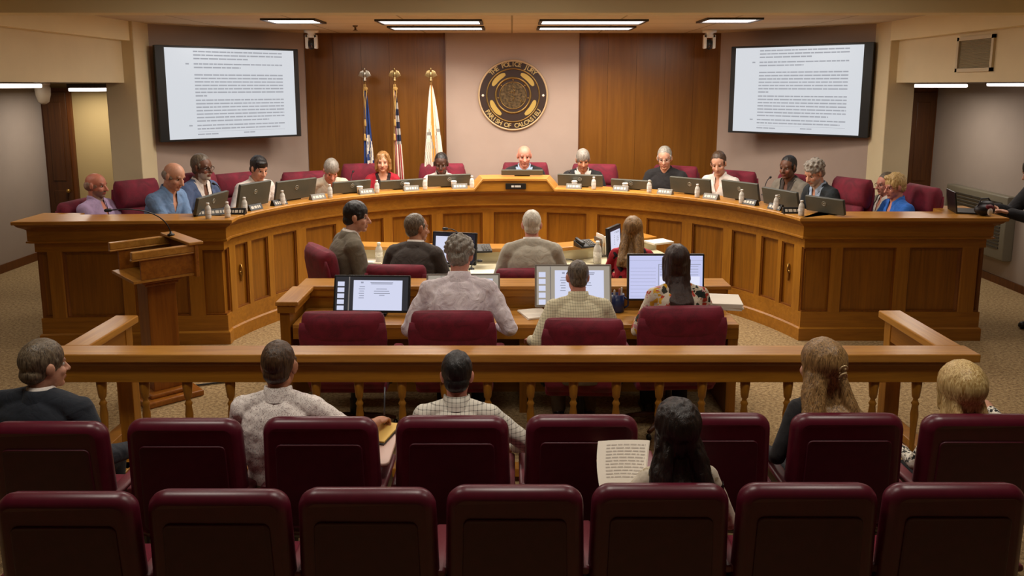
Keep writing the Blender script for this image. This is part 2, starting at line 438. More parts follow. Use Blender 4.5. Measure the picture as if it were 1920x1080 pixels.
    # ---- clothes
    def vcut(c):
        r = c - B; t = r.dot(d); u = r.dot(lat); fr = (c - sp(t)).dot(fwd)
        wv = .012 + .075 * max(0, (t - .18)) / .3
        if fr > .02 and t > .14: return (t > .18 and abs(u) < wv, c + lat * (math.copysign(wv if t > .18 else .0, u) - u))
        return (False, None)
    def ncut(c):
        r = c - B; t = r.dot(d); u = r.dot(lat); fr = (c - sp(t)).dot(fwd); t0 = .36
        wv = .004 + .05 * max(0, (t - t0)) / .14
        if fr > .02 and t > t0 - .02: return (t > t0 and abs(u) < wv, c + lat * (math.copysign(wv if t > t0 else .0, u) - u))
        return (False, None)
    def necktop(c):
        r = c - B; return r.dot(d) > LEN * 1.0 and (c - N).length < .09
    if top:
        mb = MB(); torso(mb, .010, hi=.96); sleeve(mb, .010, sleeves)
        child('shirt' if not fem else 'blouse', remesh(mb, vox * 1.15, 4, (fold, 14, .7), ncut if openneck else None), top)
    if jacket:
        mb = MB(); torso(mb, .022, hi=.965); sleeve(mb, .02, 'long')
        child('jacket', remesh(mb, vox * 1.2, 7, (fold, 11, 1.0), vcut if jv else None), jacket)
    if collar:
        cm = jacket if (collar == 'jacket') else (top or jacket)
        def cring(t, g, rs, drop=.0, gap=.3):
            c = N + hd * t; out = []
            a = lat; b = hd.cross(a) * -1; b = (Vector((0, 1, 0)) - hd * hd.y).normalized()
            k0 = .82 if fem else 1.0
            for j in range(25):
                th = PI / 2 + gap + (2 * PI - 2 * gap) * j / 24
                out.append(tuple(c + a * ((.063 + g) * k0 * math.cos(th)) + b * ((.063 + g) * k0 * math.sin(th)) - hd * (drop * max(0, math.sin(th)) ** 1.5)))
            rs.append(out)
        def band(name, mat, g0, z0, z1, drop, gap):
            rs = []
            cring(z0, .028 + g0, rs, drop, gap); cring((z0 + z1) / 2, .018 + g0, rs, drop, gap * 1.15); cring(z1, .010 + g0, rs, drop, gap * 1.3)
            cring(z1 + .001, .003 + g0, rs, drop, gap * 1.3); cring(z0, .004 + g0, rs, drop, gap)
            kid(name, MB().rings(rs, True, False, False), mat)
        if top: band('collar', top, .0, -.03, .046, .06, .28)
        if jacket: band('lapel_collar', jacket, .012, -.04, .03, .11, .5)
    if tie:
        mb = MB(); pts = [sp(LEN * .93 - q * .3) + fwd * (.105 + .035 * math.sin(min(1, q * 1.5) * PI / 2)) for q in (0, .3, .6, 1)]
        mb.tube(pts, [.014, .018, .024, .03], 6); kid('necktie', mb, tie)
    if legs and pants:
        mb = MB(); rs = []
        for t, rx, ry in ((-.10, .15, .11), (-.06, .178, .135), (.02, .180, .136 * max(1, belly)), (.07, .172, .125 * max(1, belly))): ring(rs, t, rx, ry, 0)
        mb.rings(rs)
        for k in (1, -1):
            mb.cap(hips[k], knees[k], .102, .072, 16); mb.cap(knees[k], ank[k] + Vector((0, 0, .02)), .07, .056, 16)
        child('trousers', remesh(mb, vox * 1.5, 2), pants)
        for k in (1, -1):
            mb = MB(); mb.cap(ank[k] + Vector((0, -.03, -.035)), ank[k] + Vector((0, .14, -.05)), .045, .038); mb.cap(ank[k] + Vector((0, -.02, -.01)), ank[k] + Vector((0, 0, -.03)), .043, .045)
            kid('shoe', mb, plain('shoe_' + shoe, shoe, .35))
    # ---- hair
    if hair:
        mb = MB(); hm = hairc; dsp = (.003, 45, .5); cut = None
        if hair in ('short', 'full', 'receding', 'crew', 'thin'):
            gk = {'short': .012, 'full': .02, 'receding': .013, 'crew': .007, 'thin': .009}[hair]
            dy = {'short': -.004, 'full': -.012, 'receding': -.022, 'crew': -.016, 'thin': -.018}[hair]
            mb.ell((0, -.012 + dy, .034 + gk * .4), (.074 + gk * .7, .096 + gk * .5, .088 + gk), HM, 28, 18)
            mb.ell((0, -.052, -.028), (.062 + gk * .5, .056 + gk * .4, .052), HM)
            for k in (1, -1): mb.cap(H(k * .066, .022, .03), H(k * .067, .018, -.012), .013 + gk * .4, .007)
            if hair == 'full': mb.ell((.015, .03, .098), (.06, .055, .03), HM, rot=(.2, 0, 0)); dsp = (.006, 40, .6)
        elif hair == 'curly':
            mb.ell((0, -.026, .045), (.088, .104, .094), HM, 28, 18); mb.ell((0, -.058, -.02), (.072, .06, .06), HM)
            for q in range(46):
                th = q * 2.399; zz = -.3 + 1.25 * q / 46; rr = math.sqrt(max(0, 1 - zz * zz)); 
                if math.sin(th) * rr > .55 and zz < .6: continue
                mb.ell((.086 * rr * math.cos(th), -.026 + .10 * rr * math.sin(th), .045 + .092 * zz), (.02, .02, .018), HM, 8, 6)
            dsp = (.008, 38, 1)
        elif hair == 'fringe':   # bald crown, hair around back and sides
            mb.ell((0, -.050, -.012), (.073, .068, .058), HM, 24, 16)
            for k in (1, -1): mb.ell((k * .050, -.022, .004), (.030, .062, .042), HM)
        elif hair in ('long', 'half_up', 'straight', 'bob', 'lob'):
            g = {'lob': .034, 'half_up': .022, 'long': .026}.get(hair, .016)
            mb.ell((0, -.032, .038), (.074 + g, .096 + g, .086 + g), HM, 28, 18)
            mb.ell((0, -.055, -.03), (.076, .064, .08), HM)
            n = {'long': .32, 'half_up': .30, 'straight': .38, 'bob': .15, 'lob': .23}[hair]
            wd = {'long': .185, 'half_up': .19, 'straight': .062, 'bob': .095, 'lob': .15}[hair] if hairw is None else hairw
            rs = []; back = sp(LEN * .75)
            for q in range(9):
                u = q / 8; hx = H(0, -.045, 0)
                c = Vector((hx.x, hx.y, Hc.z + .03 - u * (n + .03)))
                bz = c.z; tsp = max(0, min(LEN, (bz - B.z) / max(.3, d.z))); pb = sp(tsp); yb = pb.y - (.118 if tsp < LEN * .9 else .07)
                wgt = min(1, max(0, (N.z + .09 - bz) / .16)); c.y = c.y + (min(c.y, yb + .02) - c.y) * wgt * wgt * (3 - 2 * wgt)
                rx = .088 + (wd - .088) * u ** (.8 if hair != 'straight' else 1.4); ry = .068 * (1 - u) + .045 * u
                if hair == 'bob' and q > 6: rx *= .93
                rs.append([tuple(c + lat * rx * math.cos(2 * PI * j / 20) * (1 + .05 * math.sin(j * 2.1)) + Vector((0, 1, 0)) * ry * math.sin(2 * PI * j / 20)) for j in range(20)])
            mb.rings(rs)
            if hair in ('long', 'half_up', 'lob'):
                for k in (1, -1):
                    mb.cap(H(k * .07, -.03, -.03), Vector(rs[6][0 if k > 0 else 10]) + Vector((-k * .03, .03, 0)), .034, .03); mb.cap(H(k * .045, -.06, .0), Vector(rs[7][0 if k > 0 else 10]) * .6 + Vector(rs[7][15]) * .4, .04, .03)
            for k in (1, -1):
                if hair in ('bob', 'lob'):
                    mb.cap(H(k * .082, .012, .03), H(k * .088, .012, -.085), .022, .02); mb.cap(H(k * .05, .045, .095), H(k * .086, .02, .0), .022, .02)
                else: mb.cap(H(k * .076, .01, .03), H(k * .088, -.02, -.12), .02, .018)
            if hair == 'long':
                for q in range(16):
                    th = -PI * (q + .5) / 16; bx = Vector((wd * 1.0 * math.cos(th), .04 * math.sin(th), 0)); c0 = Vector(rs[5][0]); base = Vector((Hc.x, rs[8][0][1], rs[8][0][2]))
                    p = [base + bx + Vector((.012 * math.sin(4 * a_ + q), .01 * math.cos(3 * a_ + q), .14 - .05 * a_)) for a_ in range(5)]
                    mb.tube(p, [.004, .014, .014, .010, .004], 6)
            dsp = (.0045, 30, .12) if hair != 'long' else (.009, 26, .3)
        elif hair == 'side_part':
            mb.ell((0, -.022, .042), (.083, .104, .095), HM, 28, 18); mb.ell((0, -.054, -.026), (.07, .06, .058), HM); mb.ell((.02, .045, .09), (.06, .045, .028), HM)
            for k in (1, -1): mb.cap(H(k * .068, .02, .03), H(k * .068, .016, -.02), .015, .008)
        child('hair', remesh(mb, vox * 1.05, 1, dsp), hm)
    if glasses:
        mb = MB()
        for k in (1, -1):
            mb.tube([HM @ Vector((k * .033 + .024 * math.cos(a), .093 - .004 * abs(math.cos(a)), .0 + .018 * math.sin(a))) for a in [2 * PI * i / 14 for i in range(15)]], .0022, 5)
            mb.tube([H(k * .057, .09, .004), H(k * .076, .06, .006), H(k * .081, -.005, .006)], .0024, 5)
        mb.tube([H(-.010, .095, .003), H(0, .100, .005), H(.010, .095, .003)], .002, 5)
        kid('eyeglasses', mb, plain('glasses_' + (glasses if isinstance(glasses, str) else '2a2422'), glasses if isinstance(glasses, str) else '2a2422', .3))
    ob['_'] = 0; del ob['_']
    P = dict(ob=ob, loc=loc, s=s, yaw=yaw, arms=arms, HM=HM, sp=sp, d=d, fwd=fwd, lat=lat, LEN=LEN)
    P['world'] = lambda v: loc + Matrix.Rotation(yaw, 3, 'Z') @ (Vector(v) * s)
    P['kid'] = kid
    return P
# ------------------------------------------------------------------ palette
M_panel = wood('oak_panel', '9e6414', '784a0c', (26, 26, 1.3))
M_rail = wood('oak_rail', 'b07620', '8c5812', (1.6, 26, 26))
M_top = wood('oak_top', 'c99040', 'a66c26', (1.6, 26, 26), .3)
M_lect = wood('oak_lectern', 'a9681f', '7f4712', (2.5, 24, 24), .35)
M_wallwood = wood('walnut_wall', '84541a', '6a3f10', (14, 14, .7), .32)
M_door = wood('door_wood', '6e3c12', '4a240a', (24, 24, 1.2))
M_burg = fabric('burgundy_fabric', '7e142e', '5a0e20', 220, .8)
M_vinyl = plain('burgundy_vinyl', '561224', .34, nscale=18, namp=.10, spec=.5)
M_black = plain('black_plastic', '121212', .4)
M_dark = plain('dark_grey_plastic', '4a4a44', .5)
M_white = plain('white_plastic', 'e8e4dc', .4)
M_brass = plain('brass', 'b08a48', .3, .9)
M_silver = plain('silver_metal', 'b8b2a4', .3, .9)
M_steel = plain('grey_steel', '6a6664', .35, .8)
M_paper = plain('paper', 'efe6d6', .8)
M_ink = plain('ink_grey', '6a6a70', .8)
M_beige = plain('wall_paint', 'ab9688', .75, nscale=3, namp=.03)
M_cream = plain('column_paint', 'dccba4', .75, nscale=3, namp=.03)
M_grey = plain('corridor_paint', 'a39488', .8, nscale=3, namp=.03)
M_beam = plain('beam_paint', 'ecdcb0', .8, nscale=2, namp=.03)
def carpet():
    k = NT('carpet'); n1 = k.n('ShaderNodeTexNoise'); n1.inputs['Scale'].default_value = 38; n1.inputs['Detail'].default_value = 5; k.l(k.coord(), n1.inputs['Vector'])
    n2 = k.n('ShaderNodeTexNoise'); n2.inputs['Scale'].default_value = 170; k.l(k.coord(), n2.inputs['Vector'])
    mx = k.n('ShaderNodeMix'); mx.data_type = 'FLOAT'; mx.inputs[0].default_value = .5; k.l(n1.outputs['Fac'], mx.inputs[2]); k.l(n2.outputs['Fac'], mx.inputs[3])
    k.l(k.ramp(mx.outputs[0], [(.38, '6e5638'), (.5, 'a3875c'), (.63, 'c4aa7c')]), k.b.inputs['Base Color']); k.b.inputs['Roughness'].default_value = .95
    k.bump(n2.outputs['Fac'], .4, .01); return k.m
def tiles():
    k = NT('ceiling_tiles'); v = k.coord((1, 1, 1)); br = k.n('ShaderNodeTexBrick'); br.offset = 0; br.inputs['Scale'].default_value = 1
    br.inputs['Brick Width'].default_value = 1.22; br.inputs['Row Height'].default_value = .61; br.inputs['Mortar Size'].default_value = .012
    br.inputs['Color1'].default_value = lin('cbb795'); br.inputs['Color2'].default_value = lin('c6b290'); br.inputs['Mortar'].default_value = lin('97845f')
    k.l(v, br.inputs['Vector']); k.l(br.outputs['Color'], k.b.inputs['Base Color']); k.b.inputs['Roughness'].default_value = .9; return k.m
# ------------------------------------------------------------------ shell
XL, XR, YB, YE = -7.15, 6.45, 11.6, 12.3
WOODX = 2.95; CEIL = 3.33; LOW = 2.63
struct(MB().box(XL - .1, XR + .1, -1.2, YE + .1, -.1, 0), 'floor', carpet())
struct(MB().box(-4.6, 4.6, 6.9, YB + .1, CEIL, CEIL + .08), 'ceiling', tiles())
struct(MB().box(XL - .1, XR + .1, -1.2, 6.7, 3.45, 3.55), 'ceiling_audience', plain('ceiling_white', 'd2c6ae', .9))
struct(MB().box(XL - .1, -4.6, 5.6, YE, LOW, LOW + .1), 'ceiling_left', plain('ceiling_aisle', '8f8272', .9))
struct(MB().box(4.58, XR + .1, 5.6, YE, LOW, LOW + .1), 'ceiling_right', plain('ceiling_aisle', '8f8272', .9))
struct(MB().box(XL - .1, XL, -1.2, YE, 0, 3.5), 'wall_left', M_grey)
struct(MB().box(XR, XR + .1, -1.2, YE, 0, 3.5), 'wall_right', M_grey)
struct(MB().box(XL - .1, XR + .1, YE, YE + .1, 0, 3.5), 'wall_far', plain('corridor_cream', 'b39a68', .8))
struct(MB().box(XL - .1, XR + .1, -1.3, -1.2, 0, 3.5), 'wall_behind', M_grey)
struct(MB().box(-.95, .96, YB - .03, YB + .1, 0, CEIL), 'wall_back', M_beige)
for nm, x0, x1 in (('trim_1', -WOODX, -.95), ('trim_2', .96, WOODX + .05)):
    mb = MB(); n = 5
    for i in range(n):
        a, b = x0 + (x1 - x0) * i / n, x0 + (x1 - x0) * (i + 1) / n
        mb.box(a + .001, b - .001, YB, YB + .1, 0, CEIL)
    struct(mb, nm, M_wallwood)
struct(MB().box(-.975, -.945, YB - .045, YB, 0, CEIL).box(.955, .975, YB - .045, YB, 0, CEIL), 'trim_3', wood('trim_wood', '6a3c12', '4c280a'))
# canted walls carrying the displays
def cant(nm, sgn):
    pts = [(sgn * 4.42, 9.80), (sgn * 2.95, YB + .02), (sgn * 3.05, YB + .1), (sgn * 4.5, 9.85)]
    struct(MB().poly(pts if sgn < 0 else pts[::-1], 0, CEIL), nm, M_beige)
cant('wall_back_left', -1); cant('wall_back_right', 1)
# columns, bulkheads, cross beam
for nm, s, xa, xb in (('column_left', -1, 4.38, 4.74), ('column_right', 1, 4.38, 4.70)):
    struct(MB().box(min(s * xa, s * xb), max(s * xa, s * xb), 9.45, 9.87, 0, 3.45), nm, M_cream, .01)
for nm, s, xi in (('bulkhead_left', -1, 4.52), ('bulkhead_right', 1, 4.48)):
    struct(MB().box(min(s * xi, s * 4.8), max(s * xi, s * 4.8), 3.0, 9.45, LOW, 3.11), nm, M_cream)
    struct(MB().box(min(s * (xi - .10), s * 4.8), max(s * (xi - .10), s * 4.8), 3.0, 9.46, 3.11, 3.5), nm.replace('bulkhead', 'side_beam'), M_beam)
struct(MB().box(-4.6, 4.6, 6.7, 6.95, 3.185, 3.5), 'beam', M_beam)
struct(MB().box(XL, XL + .02, 3, YE, 0, .12), 'baseboard_left', M_door)
struct(MB().box(XR - .02, XR, 3, YE, 0, .1), 'baseboard_right', M_door)
# doors in the end wall
for nm, x0, x1, mat in (('door_1', -7.12, -6.76, M_door), ('door_2', 6.06, 6.42, M_door)):
    root = struct(MB().box(x0 - .06, x1 + .06, YE - .05, YE, 0, 2.56), nm, M_door)
    mb = MB().box(x0, x1, YE - .075, YE - .045, 0, 2.5)
    for z0, z1 in ((.15, 1.0), (1.15, 2.35)): mb.box(x0 + .08, x1 - .08, YE - .085, YE - .07, z0, z1)
    mb.build('door_leaf', wood('door_leaf_wood', '55300f', '3a1c08'), root, bevel=.006)
    MB().ell(((x1 - .05) if x0 < 0 else x0 + .05, YE - .12, 1.0), (.03, .03, .03)).cap(((x1 - .05) if x0 < 0 else x0 + .05, YE - .12, 1.0), ((x1 - .05) if x0 < 0 else x0 + .05, YE - .07, 1.0), .012, .012).build('door_handle', M_brass, root)
# ------------------------------------------------------------------ ceiling lights
M_tube = plain('lamp_glow', 'fff4f0', .5, emis='fff1ea', estr=5)
def troffer(x0, x1, y0, y1, z, label, group=None):
    t = thing('ceiling_light', label, 'light', ((x0 + x1) / 2, (y0 + y1) / 2, z), 0, group); hx, hy = (x1 - x0) / 2, (y1 - y0) / 2
    mb = MB(); b = .035
    mb.box(-hx, hx, -hy, -hy + b, -.022, .0); mb.box(-hx, hx, hy - b, hy, -.022, .0); mb.box(-hx, -hx + b, -hy + b, hy - b, -.022, .0); mb.box(hx - b, hx, -hy + b, hy - b, -.022, .0)
    mb.build('frame', plain('lamp_frame', '3a3430', .5), t)
    MB().box(-hx + b, hx - b, -hy + b, hy - b, -.012, .0).build('diffuser', M_tube, t)
def lamp(name, loc, sx, sy, en, col=(1, .9, .78), rot=(0, 0, 0), spread=PI):
    l = bpy.data.lights.new(name, 'AREA'); l.shape = 'RECTANGLE'; l.size = sx; l.size_y = sy; l.energy = en; l.color = col; l.spread = spread
    o = bpy.data.objects.new(name, l); COL.objects.link(o); o.location = loc; o.rotation_euler = rot; return o
troffer(-1.54, -.34, 9.17, 9.75, CEIL, 'long fluorescent ceiling light left of center, nearer the beam')
troffer(.31, 1.53, 9.17, 9.75, CEIL, 'long fluorescent ceiling light right of center, nearer the beam')
troffer(-1.56, -.35, 10.2, 10.72, CEIL, 'long fluorescent ceiling light left of center, nearer the back wall')
troffer(.32, 1.55, 10.2, 10.72, CEIL, 'long fluorescent ceiling light right of center, nearer the back wall')
troffer(-2.78, -2.17, 9.05, 9.6, CEIL, 'short square ceiling light beside the left dome camera')
troffer(2.13, 2.75, 8.95, 9.5, CEIL, 'short square ceiling light beside the right dome camera')
def wrap_light(px0, px1, py, Y, label):
    a, b = aty(px0, py, Y), aty(px1, py, Y); t = thing('ceiling_light', label, 'light', ((a.x + b.x) / 2, Y, LOW - .01)); hx = (b.x - a.x) / 2; zl = a.z - LOW + .01 - .02
    MB().rbox(-hx, hx, -.3, .3, zl, zl + .04, .015, axis='X').build('diffuser', M_tube, t)
    MB().box(-hx - .01, hx + .01, -.31, .31, zl + .04, 0).build('housing', plain('lamp_frame', '3a3430', .5), t)
for q in ((-20, 46, 161, 7.9, 'aisle ceiling light at the left edge of the room'), (152, 198, 168, 10.3, 'aisle ceiling light beside the left column'),
          (1718, 1790, 161, 10.3, 'aisle ceiling light beside the right column'), (1882, 1960, 158, 8.2, 'aisle ceiling light at the right edge of the room')): wrap_light(*q)
# ------------------------------------------------------------------ dome cameras, alarm, grille, heater, sprinkler
def dome(loc, s, label, mat=M_white, kind=0):
    t = thing('dome_camera', label, 'camera', loc, 0)
    MB().lathe([(.10 * s, 0), (.10 * s, -.035 * s), (.055 * s, -.05 * s), (.05 * s, -.09 * s)], 20).build('mount', mat, t)
    if kind == 0:
        mb = MB()
        for k in (1, -1): mb.rbox(k * .062 * s - .02 * s, k * .062 * s + .02 * s, -.04 * s, .04 * s, -.26 * s, -.07 * s, .012 * s)
        mb.rbox(-.08 * s, .08 * s, -.04 * s, .04 * s, -.11 * s, -.07 * s, .012 * s); mb.build('yoke', mat, t)
        MB().ell((0, 0, -.2 * s), (.05 * s, .06 * s, .075 * s)).build('camera_ball', M_black, t)
        MB().lathe([(.022 * s, 0), (.022 * s, .02 * s), (.012 * s, .022 * s)], 14, Matrix.Translation((0, -.055 * s, -.23 * s)) @ Matrix.Rotation(PI / 2, 4, 'X')).build('lens', plain('lens_glass', '3a2a2a', .1), t)
    else:
        MB().lathe([(.085 * s, -.03 * s), (.10 * s, -.08 * s), (.095 * s, -.17 * s), (.07 * s, -.27 * s), (.03 * s, -.30 * s), (.004, -.305 * s)], 24).build('housing', mat, t)
p = aty(584, 72, 10.9); dome((p.x, 10.9, CEIL), .95, 'white ceiling camera above the left end of the wood paneling')
p = aty(1330, 72, 10.9); dome((p.x, 10.9, CEIL), .95, 'white ceiling camera above the right end of the wood paneling')
p = aty(80, 170, 8.5); dome((p.x, 8.5, LOW), .75, 'large beige dome camera under the left bulkhead', plain('beige_plastic', 'b5a68c', .5), 1)
t = thing('fire_alarm', 'dark red fire alarm on the grey left wall', 'alarm', (XL, 11.05, aty(10, 205, 11.05).z))
MB().rbox(0, .05, -.07, .07, -.09, .09, .015, axis='X').build('housing', plain('alarm_red', '4a1018', .5), t); MB().rbox(.05, .07, .02, .05, -.06, .06, .01, axis='X').build('strobe', M_white, t)
t = thing('air_grille', 'square white return air grille on the right bulkhead', 'vent', (4.48, 0, 0))
y0_, y1_, z0_, z1_ = 7.56, 8.18, 2.73, 3.07
mb = MB().box(-.025, 0, y0_, y1_, z1_ - .035, z1_).box(-.025, 0, y0_, y1_, z0_, z0_ + .035).box(-.025, 0, y0_, y0_ + .035, z0_, z1_).box(-.025, 0, y1_ - .035, y1_, z0_, z1_); mb.build('frame', plain('grille_white', 'c9b894', .5), t)
mb = MB()
for i in range(22):
    z = z0_ + .04 + (z1_ - z0_ - .08) * i / 21; mb.add([(-.014, y0_ + .03, z), (-.002, y0_ + .03, z + .008), (-.002, y1_ - .03, z + .008), (-.014, y1_ - .03, z)], [(0, 1, 2, 3)])
mb.build('louvers', plain('grille_slats', 'b5a888', .6), t); MB().box(-.001, .001, y0_ + .03, y1_ - .03, z0_ + .03, z1_ - .03).build('backing', plain('grille_back', 'a89a7c', .8), t)
t = thing('wall_heater', 'grey louvered wall heater on the right corridor wall', 'heater', (XR, 0, 0))
MB().rbox(-.13, 0, 10.1, 11.55, .35, 1.19, .02, axis='Y').build('cabinet', plain('heater_grey', '77705f', .5), t)
mb = MB()
for i in range(14): mb.box(-.14, -.128, 10.2, 11.45, .5 + i * .045, .52 + i * .045)
mb.build('louvers', plain('heater_dark', '3e3a34', .5), t)
t = thing('sprinkler', 'small brass sprinkler head in the ceiling tiles', 'sprinkler', (*atz(666, 48, CEIL).xy, CEIL))
MB().lathe([(.035, 0), (.03, -.012), (.012, -.02), (.012, -.05), (.03, -.055), (.03, -.06)], 14).build('head', plain('dull_brass', '5a4426', .4, .8), t)
# ------------------------------------------------------------------ wall displays
M_screen = plain('document_screen', '101014', .3, emis='d2d6dc', estr=1.0)
M_text = plain('document_text', '101014', .6, emis='9fa2aa', estr=1.0)
def text_rows(mb, rows, W, Hh, y, seed=1, tx0=.2, tx1=.9):
    """rows: (v from top, indent, end, thickness) as fractions; blurred word runs"""
    rnd = random.Random(seed)
    for v, a, b, th in rows:
        x = a
        while x < b - .004:
            e = min(b, x + rnd.uniform(.02, .075)); z = Hh * (.5 - v)
            mb.add([(W * (x - .5), y, z - th * Hh), (W * (e - .5), y, z - th * Hh), (W * (e - .5), y, z), (W * (x - .5), y, z)], [(0, 1, 2, 3)]); x = e + .005
PARAS = []
def para(v0, n, last, a=.205, b=.9, dv=.0385, th=.015):
    PARAS.append([(v0 + i * dv, a, b if i < n - 1 else last, th) for i in range(n)])
para(.03, 3, .62); para(.165, 2, .56); PARAS.append([(.165, .145, .17, .015)]); para(.285, 7, .29); para(.565, 7, .77); para(.845, 2, .86); PARAS += [[(.845, .145, .17, .015)], [(.945, .205, .36, .013)], [(.94, .56, .65, .013)]]
def display(label, a, b, zc, hh, bl, br):
    """a -> b: left and right screen edges seen from the audience"""
    a, b = Vector(a), Vector(b); d = b - a; W = d.length; c = (a + b) / 2
    t = thing('wall_display', label, 'screen', (c.x, c.y, zc), math.atan2(d.y, d.x))
    MB().rbox(-W / 2, W / 2, 0, .07, -hh / 2, hh / 2, .008).build('bezel', M_black, t, bevel=.003)
    sw = W - bl - br; sx = (bl - br) / 2; sh = hh - .05
    MB().add([(-sw / 2 + sx, -.003, -sh / 2), (sw / 2 + sx, -.003, -sh / 2), (sw / 2 + sx, -.003, sh / 2), (-sw / 2 + sx, -.003, sh / 2)], [(0, 1, 2, 3)]).build('screen', M_screen, t)
    for k_, grp in enumerate(PARAS):
        mb = MB(); text_rows(mb, grp, sw, sh, 0, 3 + k_); tx = mb.build('paragraph', M_text, t); tx.location = (sx, -.006, 0)
    v = .925; mb = MB(); mb.add([(sw * -.29, 0, sh * (.5 - v)), (sw * .4, 0, sh * (.5 - v)), (sw * .4, 0, sh * (.5 - v) + .003), (sw * -.29, 0, sh * (.5 - v) + .003)], [(0, 1, 2, 3)])
    tx = mb.build('rule_line', M_text, t); tx.location = (sx, -.006, 0)
    MB().rbox(-.2, .2, .07, .16, -.2, .2, .02).build('wall_bracket', M_black, t)
for lab, (n0, n1, nY), (f0, f1, fY), left in (('large wall display with document text left of the flags', ((295, 83), (295, 265), 9.75), ((562, 93), (562, 257), 10.95), True),
        ('large wall display with document text right of the round seal', ((1634, 78), (1632, 257), 9.75), ((1368, 88), (1368, 250), 10.95), False)):
    a, b, c, e = aty(*n0, nY), aty(*n1, nY), aty(*f0, fY), aty(*f1, fY); zc = (a.z + b.z + c.z + e.z) / 4; hh = (a.z - b.z + c.z - e.z) / 2
    nr, fr = (((a.x + b.x) / 2), nY), (((c.x + e.x) / 2), fY)
    display(lab, nr if left else fr, fr if left else nr, zc, hh, .11 if left else .07, .07 if left else .11)
# ------------------------------------------------------------------ dais
DZ = 1.30; CX, CYc, RR = .04, 7.25, 2.885
PATH = [(-4.83, 8.15), (-4.83, 7.60), (-2.745, 7.72)]
NA = 56
th0, th1 = PI - math.acos(2.80 / RR), math.acos(2.80 / RR)
PATH += [(CX + RR * math.cos(th0 + (th1 - th0) * i / NA), CYc + RR * math.sin(th0 + (th1 - th0) * i / NA)) for i in range(NA + 1)]
PATH += [(2.862, 7.83), (4.93, 7.83), (4.93, 8.65)]
PV = [Vector(p) for p in PATH]
SL = [0.]
for i in range(1, len(PV)): SL.append(SL[-1] + (PV[i] - PV[i - 1]).length)
def nrm_seg(i):  # toward the room centre / audience (viewer side)
    d = (PV[i + 1] - PV[i]).normalized(); return Vector((d.y, -d.x))
NORM = []
for i in range(len(PV)):
    if i == 0: n = nrm_seg(0)
    elif i == len(PV) - 1: n = nrm_seg(i - 1)
    else:
        n1, n2 = nrm_seg(i - 1), nrm_seg(i); n = (n1 + n2).normalized(); n = n / max(.35, n.dot(n1))
    NORM.append(n)
def at_s(s):
    s = min(max(s, 0), SL[-1])
    for i in range(len(SL) - 1):
        if s <= SL[i + 1] + 1e-9:
            t = (s - SL[i]) / (SL[i + 1] - SL[i]); return PV[i].lerp(PV[i + 1], t), NORM[i].lerp(NORM[i + 1], t), i
def off(s, o):
    p, n, _ = at_s(s); return p + n * o
def samples(s0, s1):
    return [s0] + [x for x in SL if s0 + .004 < x < s1 - .004] + [s1]
def sweep(mb, prof, s0, s1, dz=None, smooth=False):
    """prof: closed loop of (offset, z)"""
    rings = []
    for s in samples(s0, s1):
        rings.append([(*off(s, o), z + (dz(s) if dz else 0)) for o, z in prof])
    return mb.rings(rings, smooth)
def s_at_px(px, o, z, lo=0, hi=None):
    lo = SL[1] if lo == 0 else lo; hi = hi or SL[-2]
    for _ in range(50):
        m = (lo + hi) / 2; q = off(m, o)
        if proj((q.x, q.y, z))[0] < px: lo = m
        else: hi = m
    return (lo + hi) / 2
S_L, S_R = SL[2], SL[-3]          # the two front corners
dais = thing('council_dais', 'long curved oak council dais with paneled front facing the room', 'desk', (0, 0, 0))
sc0, sc1 = s_at_px(889, 0, DZ), s_at_px(1040, 0, DZ); sc0b, sc1b = s_at_px(905, 0, DZ + .13), s_at_px(1025, 0, DZ + .13)
def rise(s):
    if s <= sc0 or s >= sc1: return 0
    if s < sc0b: return .13 * (s - sc0) / (sc0b - sc0)
    if s > sc1b: return .13 * (sc1 - s) / (sc1 - sc1b)
    return .13
_sl = sorted(set(SL + [sc0, sc0b, sc1b, sc1]))
def samples(s0, s1): return [s0] + [x for x in _sl if s0 + .004 < x < s1 - .004] + [s1]
sweep(MB(), [(0, DZ - .035), (.004, DZ - .03), (.004, DZ - .006), (0, DZ), (-.42, DZ), (-.42, DZ - .035)], 0, SL[-1], rise).build('counter_top', M_top, dais)
sweep(MB(), [(-.012, DZ - .035), (-.03, DZ - .06), (-.07, DZ - .085), (-.085, DZ - .10), (-.16, DZ - .10), (-.16, DZ - .035)], 0, SL[-1]).build('cornice', wood('oak_cornice', '9c6418', '7a480e', (1.6, 24, 24)), dais)
sweep(MB(), [(-.085, DZ - .10), (-.085, DZ - .205), (-.075, DZ - .21), (-.075, DZ - .225), (-.10, DZ - .235), (-.2, DZ - .235), (-.2, DZ - .10)], 0, SL[-1]).build('frieze', M_rail, dais)
sweep(MB(), [(-.012, DZ - .04), (-.012, DZ - .034), (-.40, DZ - .034), (-.40, DZ - .04)], sc0 + .01, sc1 - .01, None).build('raised_base', M_rail, dais)
rings = [[(*off(s, -.012), DZ - .04), (*off(s, -.012), DZ - .036 + rise(s)), (*off(s, -.40), DZ - .036 + rise(s)), (*off(s, -.40), DZ - .04)] for s in samples(sc0, sc1)]
MB().rings(rings, False).build('raised_front', M_rail, dais)
sweep(MB(), [(-.125, DZ - .235), (-.125, .975), (-.2, .975), (-.2, DZ - .235)], 0, SL[-1]).build('top_rail', M_rail, dais)
sweep(MB(), [(-.125, .14), (-.125, .30), (-.2, .30), (-.2, .14)], 0, SL[-1]).build('bottom_rail', M_rail, dais)
sweep(MB(), [(-.105, 0), (-.105, .125), (-.12, .14), (-.2, .14), (-.2, 0)], 0, SL[-1]).build('plinth', M_rail, dais)
sweep(MB(), [(-.21, 0), (-.21, DZ - .04), (-.25, DZ - .04), (-.25, 0)], 0, SL[-1]).build('back_board', M_panel, dais)
